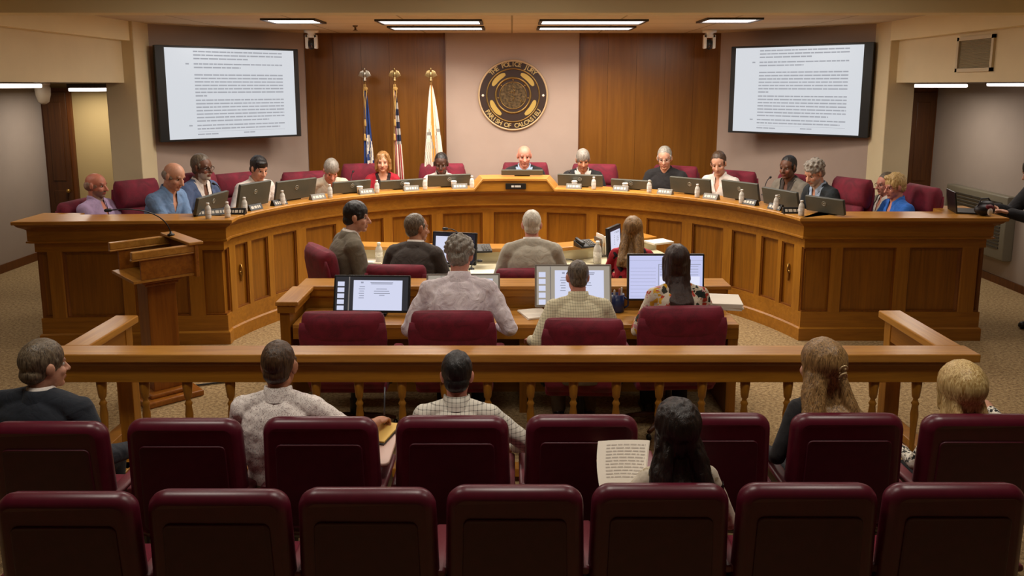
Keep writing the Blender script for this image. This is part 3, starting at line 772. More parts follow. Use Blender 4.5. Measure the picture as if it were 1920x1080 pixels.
sweep(MB(), [(-.42, .99), (-.42, 1.02), (-.98, 1.02), (-.98, .99)], SL[1] + 1.05, SL[-2] - 1.05).build('work_surface', M_top, dais)
sweep(MB(), [(-.395, .99), (-.395, DZ - .035), (-.42, DZ - .035), (-.42, .99)], SL[1] + .3, SL[-2] - .3).build('riser', M_rail, dais)
pan_px = [(47, 94), (119, 230), (251, 355), (383, 433), (444, 467), (474, 505), (515, 558), (576, 632), (650, 720), (737, 810), (831, 905), (926, 1004), (1025, 1099), (1119, 1191), (1211, 1277), (1296, 1354), (1370, 1415), (1425, 1456), (1463, 1486), (1500, 1555), (1577, 1677), (1702, 1802), (1830, 1878)]
edges = []
for a, b in pan_px:
    za = s_at_px(a, -.125, .63); zb = s_at_px(b, -.125, .63); edges.append((za, zb))
for i, (a, b) in enumerate(edges):
    sweep(MB(), [(-.158, .30), (-.158, .975), (-.2, .975), (-.2, .30)], a, b).build('panel', M_panel, dais)
    g = .016
    mb = MB()   # moulding bead around the panel
    for (u, v) in ((a, a + g), (b - g, b)): sweep(mb, [(-.136, .30), (-.136, .975), (-.16, .975), (-.16, .30)], u, v)
    for (z0, z1) in ((.30, .316), (.959, .975)): sweep(mb, [(-.136, z0), (-.136, z1), (-.16, z1), (-.16, z0)], a + g, b - g)
    mb.build('panel_molding', wood('oak_molding', '8a5014', '643608'), dais)
st = [SL[1] + .02] + [x for e in edges for x in e] + [SL[-2] - .02]
for i in range(0, len(st), 2):
    a, b = st[i], st[i + 1]
    if b - a > .01: sweep(MB(), [(-.125, .30), (-.125, .975), (-.2, .975), (-.2, .30)], a, b).build('stile', M_rail if False else wood('oak_stile', 'b07620', '8c5812', (26, 26, 1.5)), dais)
for e in (edges[4], edges[18]):
    s = (e[0] + e[1]) / 2; q = off(s, -.15); n = (at_s(s)[1]).normalized(); mb = MB()
    Mx = Matrix.Translation((q.x, q.y, .66)) @ Matrix.Rotation(math.atan2(-n.x, n.y) + PI, 4, 'Z')
    mb.ell((0, 0, .05), (.012, .01, .045), Mx); mb.ell((0, 0, -.05), (.012, .01, .045), Mx); mb.ell((0, 0, 0), (.02, .012, .022), Mx); mb.tube([(0, -.006, -.09), (.012, -.012, -.02), (0, -.02, .03), (0, -.006, .09)], .006, 6, Mx)
    mb.build('door_pull', M_brass, dais)
q = off(s_at_px(967, 0, DZ), -.004); nm = thing('name_plaque', 'black name plaque with white lettering on the raised center of the dais', 'sign', (q.x, q.y - .012, DZ + .028))
MB().rbox(-.13, .13, 0, .012, -.037, .037, .004).build('plate', M_black, nm)
for x0, x1 in ((-.055, -.035), (-.030, -.018), (-.005, .01), (.014, .026), (.03, .044), (.048, .062)): MB().box(x0, x1, -.002, 0, -.012, .012).build('letter', M_white, nm)
struct(MB().poly([tuple(off(s, -.22)) for s in samples(SL[1] + .2, SL[-2] - .2)] + [(4.65, 9.44), (4.36, 9.44), (4.36, 9.78), (2.93, YB - .04), (-2.93, YB - .04), (-4.36, 9.78), (-4.36, 9.44), (-4.65, 9.44)], 0, .2), 'floor_platform', carpet())
def on_counter(px, o, z=DZ):
    s = s_at_px(px, -o, z); q = off(s, -o); return Vector((q.x, q.y, z))
def ledge(px, py, z=DZ):
    return atz(px, py, z)
def arc_dir(p):
    """unit 2D vector pointing from a ledge position to the viewer side"""
    best = min(range(len(PV)), key=lambda i: (PV[i] - Vector((p.x, p.y))).length)
    if p.x < PV[2].x + .02 or p.x > PV[-3].x - .02: return Vector((0, -1))
    return (Vector((CX, CYc)) - Vector((p.x, p.y))).normalized()
# ------------------------------------------------------------------ railing
RY = 5.0; RXL, RXR = -2.97, 2.97; RZ = .90
rail = thing('railing', 'oak courtroom railing with turned balusters in front of the audience', 'railing', (0, 0, 0))
MB().box(RXL - .03, RXR + .03, RY - .095, RY + .095, RZ - .055, RZ).build('hand_rail', M_top, rail, bevel=.008)
MB().box(RXL, RXR, RY - .07, RY + .07, RZ - .085, RZ - .055).build('cap_molding', wood('oak_cornice', '9a5c1a', '784210', (1.6, 24, 24)), rail, bevel=.01)
MB().box(RXL + .02, RXR - .02, RY - .045, RY + .045, RZ - .205, RZ - .085).build('apron', M_rail, rail, bevel=.004)
MB().box(RXL, RXR, RY - .05, RY + .05, .04, .10).build('bottom_rail', M_rail, rail, bevel=.006)
for sx, yb in ((-1, 5.80), (1, 5.93)):
    x0 = (RXL if sx < 0 else RXR - .165)
    MB().box(x0, x0 + .17, RY + .09, yb, RZ - .055, RZ).build('side_hand_rail', wood('oak_top_y', 'c99040', 'a66c26', (26, 1.6, 26), .3), rail, bevel=.008)
    MB().box(x0 + .04, x0 + .13, RY + .04, yb - .03, RZ - .205, RZ - .055).build('side_apron', wood('oak_rail_y', 'a66a1a', '805010', (26, 1.6, 26)), rail, bevel=.004)
    MB().box(x0 + .035, x0 + .135, yb - .14, yb - .04, 0, RZ - .06).build('post', wood('oak_stile', 'b07620', '8c5812', (26, 26, 1.5)), rail, bevel=.006)
    MB().box(x0 + .03, x0 + .14, RY + .05, yb - .1, .04, .10).build('side_bottom_rail', M_rail, rail, bevel=.006)
for x in (-2.60, 2.56):
    MB().box(x - .05, x + .05, RY + .12, RY + .22, 0, RZ - .21).box(x - .07, x + .07, RY - .12, RY + .30, 0, .1).build('post', wood('oak_stile', 'b07620', '8c5812', (26, 26, 1.5)), rail, bevel=.006)
bal_me = None
prof = [(.030, .10), (.030, .16), (.018, .19), (.022, .21), (.015, .23), (.020, .36), (.026, .46), (.019, .52), (.026, .535), (.018, .55), (.014, .565), (.024, .58), (.028, .62), (.032, .66), (.032, .70)]
for i in range(20):
    x = -2.69 + .2812 * i
    if bal_me is None: o = MB().lathe(prof, 16).build('baluster', wood('oak_baluster', 'b57c28', '8c5a16', (26, 26, 2)), rail); bal_me = o.data
    else: o = bpy.data.objects.new('baluster', bal_me); COL.objects.link(o); o.parent = rail
    o.location = (x, RY, 0)
# ------------------------------------------------------------------ lectern
lec = thing('lectern', 'oak lectern with open shelf under the top left of the desks', 'lectern', (-2.97, 6.50, 0), math.radians(-47))
# local +Y faces the dais, -Y is the open speaker side
wv = wood('oak_lectern_v', 'a4631c', '7d4510', (24, 24, 1.4))
MB().box(-.27, .27, -.24, .24, 0, .05).box(-.2, .2, -.17, .17, .05, .085).build('foot', M_lect, lec, bevel=.012)
MB().box(-.125, .125, -.115, .115, .085, 1.03).build('pedestal', wv, lec, bevel=.006)
MB().box(-.145, .145, -.135, .135, .98, 1.01).box(-.17, .17, -.16, .16, 1.01, 1.05).build('capital', M_lect, lec, bevel=.01)
MB().box(-.27, .27, -.26, .22, 1.05, 1.075).build('shelf', M_top, lec, bevel=.004)
for k in (1, -1):
    x0, x1 = (.25, .275) if k > 0 else (-.275, -.25)
    MB().box(x0, x1, -.2, .22, 1.075, 1.235).build('side_panel', M_lect, lec, bevel=.003)
    MB().box(x0 - .012, x1 + .02 if k > 0 else x1 + .012, -.27, .24, 1.235, 1.25).box(x0 - .006 - (.016 if k < 0 else 0), x1 + .006 + (.016 if k > 0 else 0), -.265, .24, 1.25, 1.31).build('side_rim', M_top, lec, bevel=.006)
MB().box(-.31, .31, .22, .25, 1.04, 1.31).build('front_board', M_lect, lec, bevel=.004)
MB().box(-.32, .32, .17, .29, 1.31, 1.335).build('front_ledge', M_top, lec, bevel=.006)
MB().box(-.25, .25, -.1, .22, 1.20, 1.215).build('reading_board', plain('reading_black', '1c1410', .6), lec)
def goose(base, tip, label, bend=.12, group=None):
    """gooseneck microphone from base to tip (world)"""
    base, tip = Vector(base), Vector(tip); t = thing('microphone', label, 'microphone', base, 0, group); d = tip - base
    MB().lathe([(.03, 0), (.03, .012), (.012, .02), (.009, .035)], 14).build('base', M_black, t)
    pts = [Vector((0, 0, .02)) + Vector((d.x * u * u * .9 + d.x * .1 * u, d.y * u * u * .9 + d.y * .1 * u, (d.z - .02) * math.sin(u * PI / 2))) for u in [i / 10 for i in range(11)]]
    MB().tube(pts, .005, 8).build('gooseneck', M_black, t)
    e = (pts[-1] - pts[-2]).normalized(); MB().cap(pts[-1], pts[-1] + e * .035, .014, .014, 12).build('mic_head', M_black, t)
    return t
b = lec.matrix_basis @ Vector((-.12, .19, 1.333)); tp = aty(207, 394, b.y - .35)
goose(b, tp, 'black gooseneck microphone rising from the lectern')
mb = MB(); q0 = atz(235, 729, .012); q1 = atz(255, 738, .012); q2 = atz(290, 734, .012); q3 = atz(345, 725, .012); q4 = atz(430, 715, .012)
tag(mb.tube([lec.matrix_basis @ Vector((-.2, 0, .03)), q0, q1, q2, q3, q4, q4 + Vector((.5, .6, 0))], .009, 8).build('floor_cable', M_black), 'black cable running over the carpet from the lectern foot', 'cable')
# ------------------------------------------------------------------ clerk desk (front) and counsel desk (rear)
A = thing('clerk_desk', 'front oak clerk desk with raised ledge behind its monitors', 'desk', (0, 0, 0))
MB().box(-1.72, 1.78, 6.05, 6.52, .715, .75).build('work_surface', M_top, A, bevel=.005)
MB().box(-1.72, 1.78, 6.055, 6.08, .63, .715).build('front_apron', M_rail, A)
MB().box(-1.80, 1.84, 6.52, 6.80, .905, .94).build('ledge', M_top, A, bevel=.008)
MB().box(-1.78, 1.82, 6.55, 6.60, .0, .905).build('riser', M_rail, A)
MB().box(-1.76, 1.80, 6.53, 6.56, .845, .905).build('ledge_molding', M_rail, A, bevel=.004)
MB().box(-1.84, -1.66, 6.02, 6.52, .905, .94).build('side_ledge', wood('oak_top_y', 'c99040', 'a66c26', (26, 1.6, 26), .3), A, bevel=.008)
MB().box(-1.82, -1.74, 6.06, 6.60, 0, .905).build('end_panel', M_panel, A, bevel=.005)
MB().box(-1.83, -1.69, 6.035, 6.5, .845, .905).build('side_molding', M_rail, A, bevel=.004)
MB().box(1.70, 1.78, 6.06, 6.60, 0, .715).build('end_panel', M_panel, A, bevel=.005)
MB().box(.06, .12, 6.10, 6.55, 0, .715).build('leg_panel', M_panel, A)
Bd = thing('counsel_desk', 'rear curved oak desk with cream work surface facing the dais', 'desk', (0, 0, 0))
bp = [(-1.75, 8.42), (-.75, 8.28), (.42, 8.28), (.75, 8.42), (1.65, 8.95)]
bq = [(-1.75, 7.72), (-.75, 7.66), (.42, 7.66), (1.0, 7.78), (1.85, 8.2)]
MB().poly(bq + bp[::-1], .715, .75).build('work_surface', plain('cream_laminate', 'd8cfae', .4), Bd, bevel=.004)
bo = [(-1.78, 8.68), (-.75, 8.54), (.36, 8.54), (.62, 8.65), (1.52, 9.2)]
MB().poly(bp + bo[::-1], .86, .90).build('ledge', M_top, Bd, bevel=.006)
MB().poly([(x, y + .02) for x, y in bp] + [(x, y + .07) for x, y in bp[::-1]], 0, .86).build('riser', plain('cream_panel', 'cfc4a0', .5), Bd)
MB().poly([(x, y - .03) for x, y in bo] + [(x, y + .01) for x, y in bo[::-1]], 0, .86).build('back_panel', M_panel, Bd)
MB().box(-1.75, -1.69, 7.76, 8.6, 0, .715).build('end_panel', M_panel, Bd); MB().poly([(1.80, 8.2), (1.86, 8.22), (1.62, 8.93), (1.56, 8.9)], 0, .715).build('end_panel', M_panel, Bd)
# ------------------------------------------------------------------ executive chairs
def exec_chair(label, group=None):
    t = thing('office_chair', label, 'chair', (0, 0, 0), 0, group)
    tilt = Matrix.Translation((0, -.22, .50)) @ Matrix.Rotation(math.radians(9), 4, 'X')
    def slab(mb, z0, z1, w0, w1, y0, y1, bulge, n=9):
        rs = []
        for i in range(n):
            u = i / (n - 1); z = z0 + (z1 - z0) * u; e = (1 - abs(2 * u - 1) ** 4) ** .5 if 0 < u < 1 else .25
            w = (w0 + (w1 - w0) * u); ym = (y0 + y1) / 2; hy = (y1 - y0) / 2 * max(.3, e); hw = w * (.9 + .1 * e)
            rs.append([(hw * math.copysign(abs(math.cos(a)) ** .55, math.cos(a)), ym + hy * math.copysign(abs(math.sin(a)) ** .7, math.sin(a)) - (.035 * (1 - (math.cos(a)) ** 2) if False else 0), z) for a in [2 * PI * j / 28 for j in range(28)]])
        mb.rings(rs, True, True, True, tilt)
    mb = MB(); slab(mb, -.02, .56, .265, .30, -.085, -.02, 0); mb.build('back_shell', M_burg, t)
    mb = MB(); slab(mb, .0, .40, .225, .245, -.03, .07, 0); mb.build('back_cushion', M_burg, t)
    mb = MB(); slab(mb, .36, .63, .285, .27, -.09, .085, 0, 11); mb.build('head_cushion', M_burg, t)
    MB().rbox(-.26, .26, -.22, .30, .40, .51, .05, axis='X').build('seat', M_burg, t)
    for k in (1, -1):
        MB().rbox(k * .30 - .035, k * .30 + .035, -.16, .20, .655, .70, .02).build('arm_pad', M_burg, t)
        MB().tube([(k * .26, -.05, .44), (k * .30, -.05, .5), (k * .30, .0, .66)], .018, 8).build('arm_support', M_black, t)
    MB().lathe([(.03, .1), (.03, .28), (.022, .29), (.022, .42), (.10, .42), (.10, .40)], 14).build('gas_column', M_black, t)
    b = MB()
    for i in range(5):
        a = 2 * PI * i / 5 + .3; b.tube([(0, 0, .13), (.16 * math.cos(a), .16 * math.sin(a), .11), (.29 * math.cos(a), .29 * math.sin(a), .075)], [.03, .024, .016], 8)
    bo_ = b.build('star_base', wood('chair_base_wood', '5a3214', '3c1e0a'), t)
    for i in range(5):
        a = 2 * PI * i / 5 + .3; MB().ell((.29 * math.cos(a), .29 * math.sin(a), .03), (.018, .03, .03)).build('caster', M_black, bo_)
    return t
_exec = []
def place_exec(top_px, yaw, floor, label, s=1.0, Y=None, group=None):
    """top_px: where the middle of the top edge of the back is seen"""
    yaw = math.radians(yaw); h = 1.13 * s + floor
    T = atz(top_px[0], top_px[1], h) if Y is None else aty(top_px[0], top_px[1], Y)
    if Y is not None: s = (T.z - floor) / 1.13
    off_ = Matrix.Rotation(yaw, 3, 'Z') @ Vector((0, -.33 * s, 0)); loc = Vector((T.x - off_.x, T.y - off_.y, floor))
    if not _exec: c = exec_chair(label); _exec.append(c)
    else: c = copy_tree(_exec[0])
    c.location = loc; c.rotation_euler = (0, 0, yaw); c.scale = (s, s, s); c['label'] = label; c['category'] = 'chair'
    if group: c['group'] = group
    return c
# ------------------------------------------------------------------ auditorium seats
def seat(label):
    t = thing('auditorium_seat', label, 'seat', (0, 0, 0))
    tl = Matrix.Translation((0, 0, .36)) @ Matrix.Rotation(math.radians(3), 4, 'X')
    # local +Y is the sitter's front; back panel centred on x=0
    def shell(mb, hw0, hw1, z0, z1, y0, y1, r, ins=0.):
        n = 8; L = []
        def pt(u, z): return u
        zs0, zs1 = z0 + ins, z1 - ins; h0, h1 = hw0 - ins, hw1 - ins
        def loop(y, sh):
            out = []; rr = max(r - ins - sh, .005); hA, hB = h0 - sh, h1 - sh; za, zb = zs0 + sh, zs1 - sh
            for cx, cz, st in ((hA - rr, za + rr, -PI / 2), (hB - rr, zb - rr, 0), (-hB + rr, zb - rr, PI / 2), (-hA + rr, za + rr, PI)):
                for i in range(n + 1):
                    a = st + PI / 2 * i / n; out.append((cx + rr * math.cos(a), y + .02 * ((cx + rr * math.cos(a)) / .29) ** 2, cz + rr * math.sin(a)))
            return out
        e = min(.04, (y1 - y0) * .45)
        R = [loop(y0, e), loop(y0 + e * .3, e * .3), loop(y0 + e, 0), loop(y1 - e, 0), loop(y1 - e * .3, e * .3), loop(y1, e)]
        mb.rings(R[::-1], True, True, True, tl)
    mb = MB(); shell(mb, .30, .287, .0, .655, -.035, .06, .085); mb.build('backrest', M_vinyl, t)
    mb = MB()
    shell(mb, .225, .215, .06, .53, -.039, -.028, .03); mb.build('back_panel', plain('burgundy_vinyl_dark', '480f1e', .45, nscale=18, namp=.1), t)
    mb = MB(); shell(mb, .26, .25, .05, .62, .05, .10, .07); mb.build('back_cushion', M_burg, t)
    MB().rbox(-.25, .25, .08, .52, .40, .47, .035, axis='X').build('seat_cushion', M_burg, t)
    for k in (1, -1): MB().box(k * .27 - .02, k * .27 + .02, .05, .40, .0, .60).build('standard', M_steel, t, bevel=.01)
    for k in (1, -1): MB().rbox(k * .285 - .035, k * .285 + .035, -.0, .36, .60, .635, .015).build('armrest', plain('armrest_vinyl', '6e3038', .4), t)
    MB().rbox(-.26, .26, .06, .12, .30, .36, .02, axis='X').build('cross_bar', M_steel, t)
    return t
# ------------------------------------------------------------------ flags
def text_mesh(txt, size):
    cu = bpy.data.curves.new('txt', 'FONT'); cu.body = txt; cu.size = size; cu.extrude = .002; cu.align_x = 'CENTER'; cu.offset = .0022
    o = bpy.data.objects.new('txt', cu); COL.objects.link(o); dg = bpy.context.evaluated_depsgraph_get()
    me = bpy.data.meshes.new_from_object(o.evaluated_get(dg)); r = ([v.co.copy() for v in me.vertices], [tuple(p.vertices) for p in me.polygons])
    bpy.data.objects.remove(o); bpy.data.meshes.remove(me); return r
def flag(px, label, kind, Y=11.25, lean=0.0):
    p = aty(px, 150, Y); t = thing('flag', label, 'flag', (p.x, Y, .2)); zt = p.z - .2
    MB().tube([(0, 0, .05), (0, 0, zt)], .014, 10).build('pole', plain('pole_wood', '6a4a24', .35), t)
    MB().lathe([(.12, 0), (.12, .02), (.05, .05), (.02, .07), (.02, .1)], 20).build('base', plain('gold_base', '8a6a30', .35, .8), t)
    mb = MB(); mb.lathe([(.02, 0), (.028, .02), (.012, .035), (.025, .05), (.008, .06)], 12, Matrix.Translation((0, 0, zt - .02)))
    mb.ell((0, 0, zt + .075), (.02, .022, .045)); mb.ell((0, -.012, zt + .15), (.016, .02, .02)); mb.cap((0, -.03, zt + .15), (0, -.042, zt + .143), .006, .002)
    for k in (1, -1):
        for q in range(5): mb.cap((k * (.02 + .008 * q), 0, zt + .130 - .004 * q), (k * (.03 + .013 * q), .0, zt + .035 + .006 * q), .011, .006)
    mb.build('eagle_finial', M_silver if kind == 'blue' else plain('gold_finial', 'b8a070', .3, .85), t)
    rows, cols = 40, 36; z1, z0 = zt - (.07 if kind == 'white' else .13), .55; vs = []; fs = []; mi = []
    for i in range(rows + 1):
        v = i / rows; z = z1 + (z0 - z1) * v; wd = .03 + {'blue': .16, 'us': .15, 'white': .36}[kind] * (v ** .75); sh = {'blue': .035, 'us': .03, 'white': .015}[kind]
        for j in range(cols + 1):
            u = j / cols; x = (u - .42) * wd + sh * v; y = -.02 - .035 * (v ** .5) * math.sin(u * 17 + v * 1.5) - .02 * math.sin(u * 6)
            vs.append((x, y, z))
    for i in range(rows):
        for j in range(cols):
            a = i * (cols + 1) + j; fs.append((a, a + 1, a + cols + 2, a + cols + 1)); v = i / rows; u = j / cols
            if kind == 'us':
                m = (1 if (j // 4) % 2 else 2)
                if u > .42 and v < .42: m = 0; 
                if m == 0 and ((i // 2) % 2 == 0) and ((j + 2 * ((i // 4) % 2)) % 4 < 2): m = 2
                if u < .14: m = 3
            elif kind == 'blue':
                du, dv = (u - .60) / .38, (v - .46) / .12; rr = du * du + dv * dv
                m = 1 if (v > .33 and rr < 1 and not (.30 < rr < .42) and not (abs(du + dv) < .16)) else 0
                if u < .08 and v < .3: m = 3
            else:
                m = 1 if .36 + .1 * v < u < .58 - .02 * v else 0
                r1 = math.hypot((u - .2) / .3, (v - .52) / .2); r2 = math.hypot((u - .85) / .28, (v - .5) / .2)
                if (.85 < r1 < .98 or .85 < r2 < .98) and .3 < v: m = 2
                if u < .3 and .42 < v < .6 and (i * 3 + j) % 4 == 0: m = 2
            mi.append(m)
    o = MB().add(vs, fs, True).build('cloth', {'us': fabric('flag_navy', '151a3a'), 'blue': fabric('flag_blue', '1f3a78', folds=0), 'white': fabric('flag_white', 'e6dccc')}[kind], t)
    for m in {'us': [fabric('flag_red', '9c1420'), fabric('flag_white', 'e6dccc'), fabric('flag_gold', 'b08a48')], 'blue': [fabric('flag_white', 'e6dccc')] * 2 + [fabric('flag_gold', 'b08a48')], 'white': [fabric('flag_orange', 'd69434'), plain('flag_grey', '8a8880', .8)]}[kind]: o.data.materials.append(m)
    if kind == 'blue': mi = [min(m, 3) for m in mi]
    o.data.polygons.foreach_set('material_index', mi)
    mb = MB(); mb.tube([(.01, -.02, zt - .06), (.03, -.045, zt - .16), (.012, -.06, zt - .3), (.0, -.07, zt - .55)], .008, 6); mb.tube([(-.01, -.02, zt - .06), (-.012, -.05, zt - .2), (.004, -.06, zt - .42), (-.01, -.07, zt - .75)], .008, 6)
    mb.ell((.01, -.03, zt - .12), (.035, .02, .03)); mb.cap((.0, -.07, zt - .55), (0, -.07, zt - .62), .014, .02); mb.cap((-.01, -.07, zt - .75), (-.01, -.07, zt - .82), .014, .02)
    if kind != 'white': mb.build('gold_cord', fabric('flag_gold', 'b08a48'), t)
flag(684, 'blue flag with white figure on a pole, leftmost of the flags', 'blue')
flag(740, 'red and white striped flag with starred canton between two other flags', 'us')
flag(808, 'white flag with orange band, nearest the round seal', 'white')
# ------------------------------------------------------------------ seal
c = aty(962, 179, YB - .06); sr = 64.5 / 1500 * 11.5
seal = thing('wall_seal', 'round bronze and brown seal with raised lettering on the back wall', 'seal', (c.x, YB - .03, c.z))
RX = Matrix.Rotation(PI / 2, 4, 'X')
M_brz = plain('bronze', '8a6c3a', .35, .75, nscale=25); M_brn = plain('seal_brown', '2e1a10', .5)
def disc(mb, r0, r1, d0, d1, n=64):
    mb.lathe([(r0, d0), (r1, d0), (r1, d1), (r0, d1)] if r0 > 0 else [(.0005, d0), (r1, d0), (r1, d1), (.0005, d1)], n, RX, cap=(r0 <= 0), smooth=False)
    return mb
disc(MB(), 0, sr, 0, .03).build('disc', M_brn, seal)
def ringpart(name, r, th, d, mat): MB().rings([[((r + th * math.cos(a)) * math.cos(b), -d - th * math.sin(a) * .8, (r + th * math.cos(a)) * math.sin(b)) for a in [2 * PI * i / 8 for i in range(8)]] for b in [2 * PI * j / 72 for j in range(73)]], True, False).build(name, mat, seal)
ringpart('outer_rim', sr * .985, .017, .02, plain('rim_cream', 'c0a37c', .4, .1)); ringpart('inner_rim', sr * .76, .012, .03, M_brz); ringpart('center_rim', sr * .50, .016, .03, M_brz); ringpart('map_rim', sr * .385, .007, .032, M_brz)
for b0, b1, nm in ((25, 70, ''), (110, 155, ''), (192, 238, ''), (302, 348, '')):
    mb = MB(); n = 14; r0, r1 = sr * .575, sr * .715
    rs = []
    for i in range(n + 1):
        b = math.radians(b0 + (b1 - b0) * i / n); u = abs(2 * i / n - 1); w_ = (r1 - r0) / 2 * (1 - u ** 4 * .6); m_ = (r0 + r1) / 2
        rs.append([((m_ + q * w_) * math.cos(b), -y, (m_ + q * w_) * math.sin(b)) for q, y in ((-1, .03), (-1, .037), (1, .037), (1, .03))])
    mb.rings(rs, False).build('arc_plaque', plain('gold_plaque', 'c4a558', .4, .3), seal)
disc(MB(), 0, sr * .37, .03, .036).build('map_relief', plain('map_bronze', '5c4a30', .45, .5, nscale=30, namp=.7, bump=1.0), seal)
mb = MB(); rnd = random.Random(4)
for i in range(9):
    a, r = rnd.uniform(0, 6.28), rnd.uniform(.05, .3) * sr; x, z = r * math.cos(a), r * math.sin(a); b = rnd.uniform(0, 6.28)
    mb.tube([(x, -.038, z), (x + .03 * math.cos(b), -.038, z + .03 * math.sin(b)), (x + .06 * math.cos(b + .5), -.038, z + .06 * math.sin(b + .5))], .0045, 5)
for a in (90, 140, 190, 350, 40): mb.ell((sr * .44 * math.cos(math.radians(a)), -.034, sr * .44 * math.sin(math.radians(a))), (.012, .006, .012))
mb.build('relief_lines', M_brz, seal)
mb = MB()
def arc_text(mb, txt, r, a_start, a_end, size, flip):
    n = len(txt)
    for i, ch in enumerate(txt):
        if ch == ' ':
            mb.build('lettering', plain('letter_gold', 'b89f68', .4, .2), seal); mb = MB(); continue
        a = math.radians(a_start + (a_end - a_start) * i / (n - 1)); vs, fs = text_mesh(ch, size)
        rot = (a - PI / 2) if not flip else (a + PI / 2)
        Mx = Matrix.Translation((r * math.cos(a), -.034, r * math.sin(a))) @ Matrix.Rotation(-rot, 4, 'Y') @ RX
        mb.add(vs, fs, False, Mx)
    mb.build('lettering', plain('letter_gold', 'b89f68', .4, .2), seal)
arc_text(MB(), 'THE POLICE JURY', sr * .83, 134, 46, .088, False); arc_text(MB(), 'PARISH OF CALCASIEU', sr * .925, 212, 328, .088, True)
for k in (1, -1): MB().ell((k * sr * .87, -.032, 0), (.018, .008, .018)).build('stud', plain('stud_white', 'efe4d0', .3), seal)
# ------------------------------------------------------------------ desk things along the dais
D_NAMES = ['the bald bearded man in lilac', 'the bald man with crossed arms', 'the bearded man in a blue blazer', 'the dark-haired man in white', 'the grey-haired man bent over his papers', 'the woman in red',
           'the short-haired man beside the flags', 'the chairman', 'the grey-haired man right of the chairman', 'the man in a black jacket', 'the man in an open white shirt', 'the man in a grey blazer', 'the grey-bearded man in a dark blazer']
M_monback = plain('monitor_back', '4c4c42', .45, nscale=5, namp=.06)
mons = [(354, 409, 436, 384, 364, 'the bald man with crossed arms'), (446, 378, 503, 366, 341, 'the dark-haired man in white'), (516, 373, 590, 362, 336, 'the gap right of the dark-haired man'), (624, 364, 694, 358, 339, 'the grey-haired man bent over his papers'),
        (713, 358, 793, 354, 337, 'the woman in red'), (802, 355, 882, 353, 327, 'the man seated beside the white flag'), (940, 337, 1018, 337, 329, 'the chairman on the raised center'), (1046, 352, 1130, 352, 327, 'the grey-haired man right of the chairman'),
        (1146, 354, 1222, 357, 337, 'nobody, left of the black jacket'), (1258, 354, 1333, 361, 333, 'the man in a black jacket'), (1356, 361, 1423, 370, 340, 'the man in an open white shirt'), (1432, 375, 1497, 386, 355, 'the man in a grey blazer'), (1512, 394, 1583, 405, 370, 'the grey-bearded man in a dark blazer')]
for x0, y0_, x1, y1_, yt, who in mons:
    z = DZ + (.13 if 'chairman on' in who else 0) + .012; a, b = (atz(x0, y0_, z), atz(x1, y1_, z)) if (x0 < 440 or x0 > 1500) else (on_counter(x0, .25, z), on_counter(x1, .25, z)); d = (b - a); W = min(d.length, .62); c = (a + b) / 2; h = aty((x0 + x1) / 2, yt, c.y).z - z
    t = thing('computer_monitor', 'dark grey monitor seen from behind, in front of ' + who, 'monitor', (c.x, c.y, z - .012), math.atan2(d.y, d.x), 'monitors along the dais')
    tl = Matrix.Translation((0, .0, .012)) @ Matrix.Rotation(math.radians(14), 4, 'X'); h = max(h, .07)
    MB().rbox(-W / 2, W / 2, 0, .035, 0, h, .008, tl).build('back_cover', M_monback, t)
    MB().box(-W / 2 + .012, W / 2 - .012, .035, .037, .012, h - .01, tl).build('screen', plain('screen_off', '0c0e12', .15), t)
    MB().rbox(-.1, .1, .02, .13, .0, .012, .005, axis='Z').rbox(-.03, .03, .03, .06, .0, h * .5, .006, axis='Z').build('stand', M_black, t)
    if h > .1:
        cz = h * .62; rp = [[(( .022 + .003 * math.cos(q)) * math.cos(b_), -.0015 - .003 * math.sin(q), cz + (.022 + .003 * math.cos(q)) * math.sin(b_)) for q in [2 * PI * i / 6 for i in range(6)]] for b_ in [2 * PI * j / 24 for j in range(25)]]
        MB().rings(rp, True, False, True, tl).box(-.012, .012, -.003, 0, cz - .006, cz + .006, tl).build('round_badge', plain('badge_grey', 'a8a698', .4, .4), t)
def bottle(p, label, group, s=1.0):
    t = thing('water_bottle', label, 'bottle', p, 0, group)
    MB().lathe([(.026 * s, 0), (.031 * s, .006 * s), (.031 * s, .04 * s), (.029 * s, .045 * s), (.031 * s, .05 * s), (.031 * s, .105 * s), (.026 * s, .125 * s), (.014 * s, .145 * s), (.013 * s, .155 * s)], 18).build('body', plain('bottle_plastic', 'cfcac0', .15), t)
    MB().lathe([(.0316 * s, .052 * s), (.0318 * s, .054 * s), (.0318 * s, .09 * s), (.0316 * s, .092 * s)], 18, cap=False).build('label', plain('bottle_label', 'e9e6e0', .5, nscale=60, namp=.25), t)
    MB().lathe([(.016 * s, .152 * s), (.016 * s, .17 * s), (.013 * s, .172 * s)], 14).build('cap', M_white, t)
    return t
B = [(391, 411, 'at the left corner of the dais, beside the left wing'), (427, 409, 'on the left corner of the curved counter, second from the lectern'), (459, 399, 'third along the curve from the left corner'), (530, 373, 'in front of the monitor facing the dark-haired man'),
     (619, 366, 'in front of the grey-haired man bent over his papers'), (707, 359, 'in front of the woman in red'), (797, 355.5, 'between the two monitors below the white flag'), (885, 353, 'just left of the raised center'), (1113, 352.5, 'in front of the first monitor right of the raised center'),
     (1217, 357.5, 'in front of the man in a black jacket'), (1307, 363.5, 'between the black jacket and the open white shirt'), (1390, 370, 'in front of the man in an open white shirt'), (1455, 381, 'in front of the man in a grey blazer'), (1502, 404, 'at the right corner of the curved counter')]
for px, py, w in B:
    p = on_counter(px, .075); bottle(p, 'small clear water bottle ' + w, 'water bottles along the dais', .93)
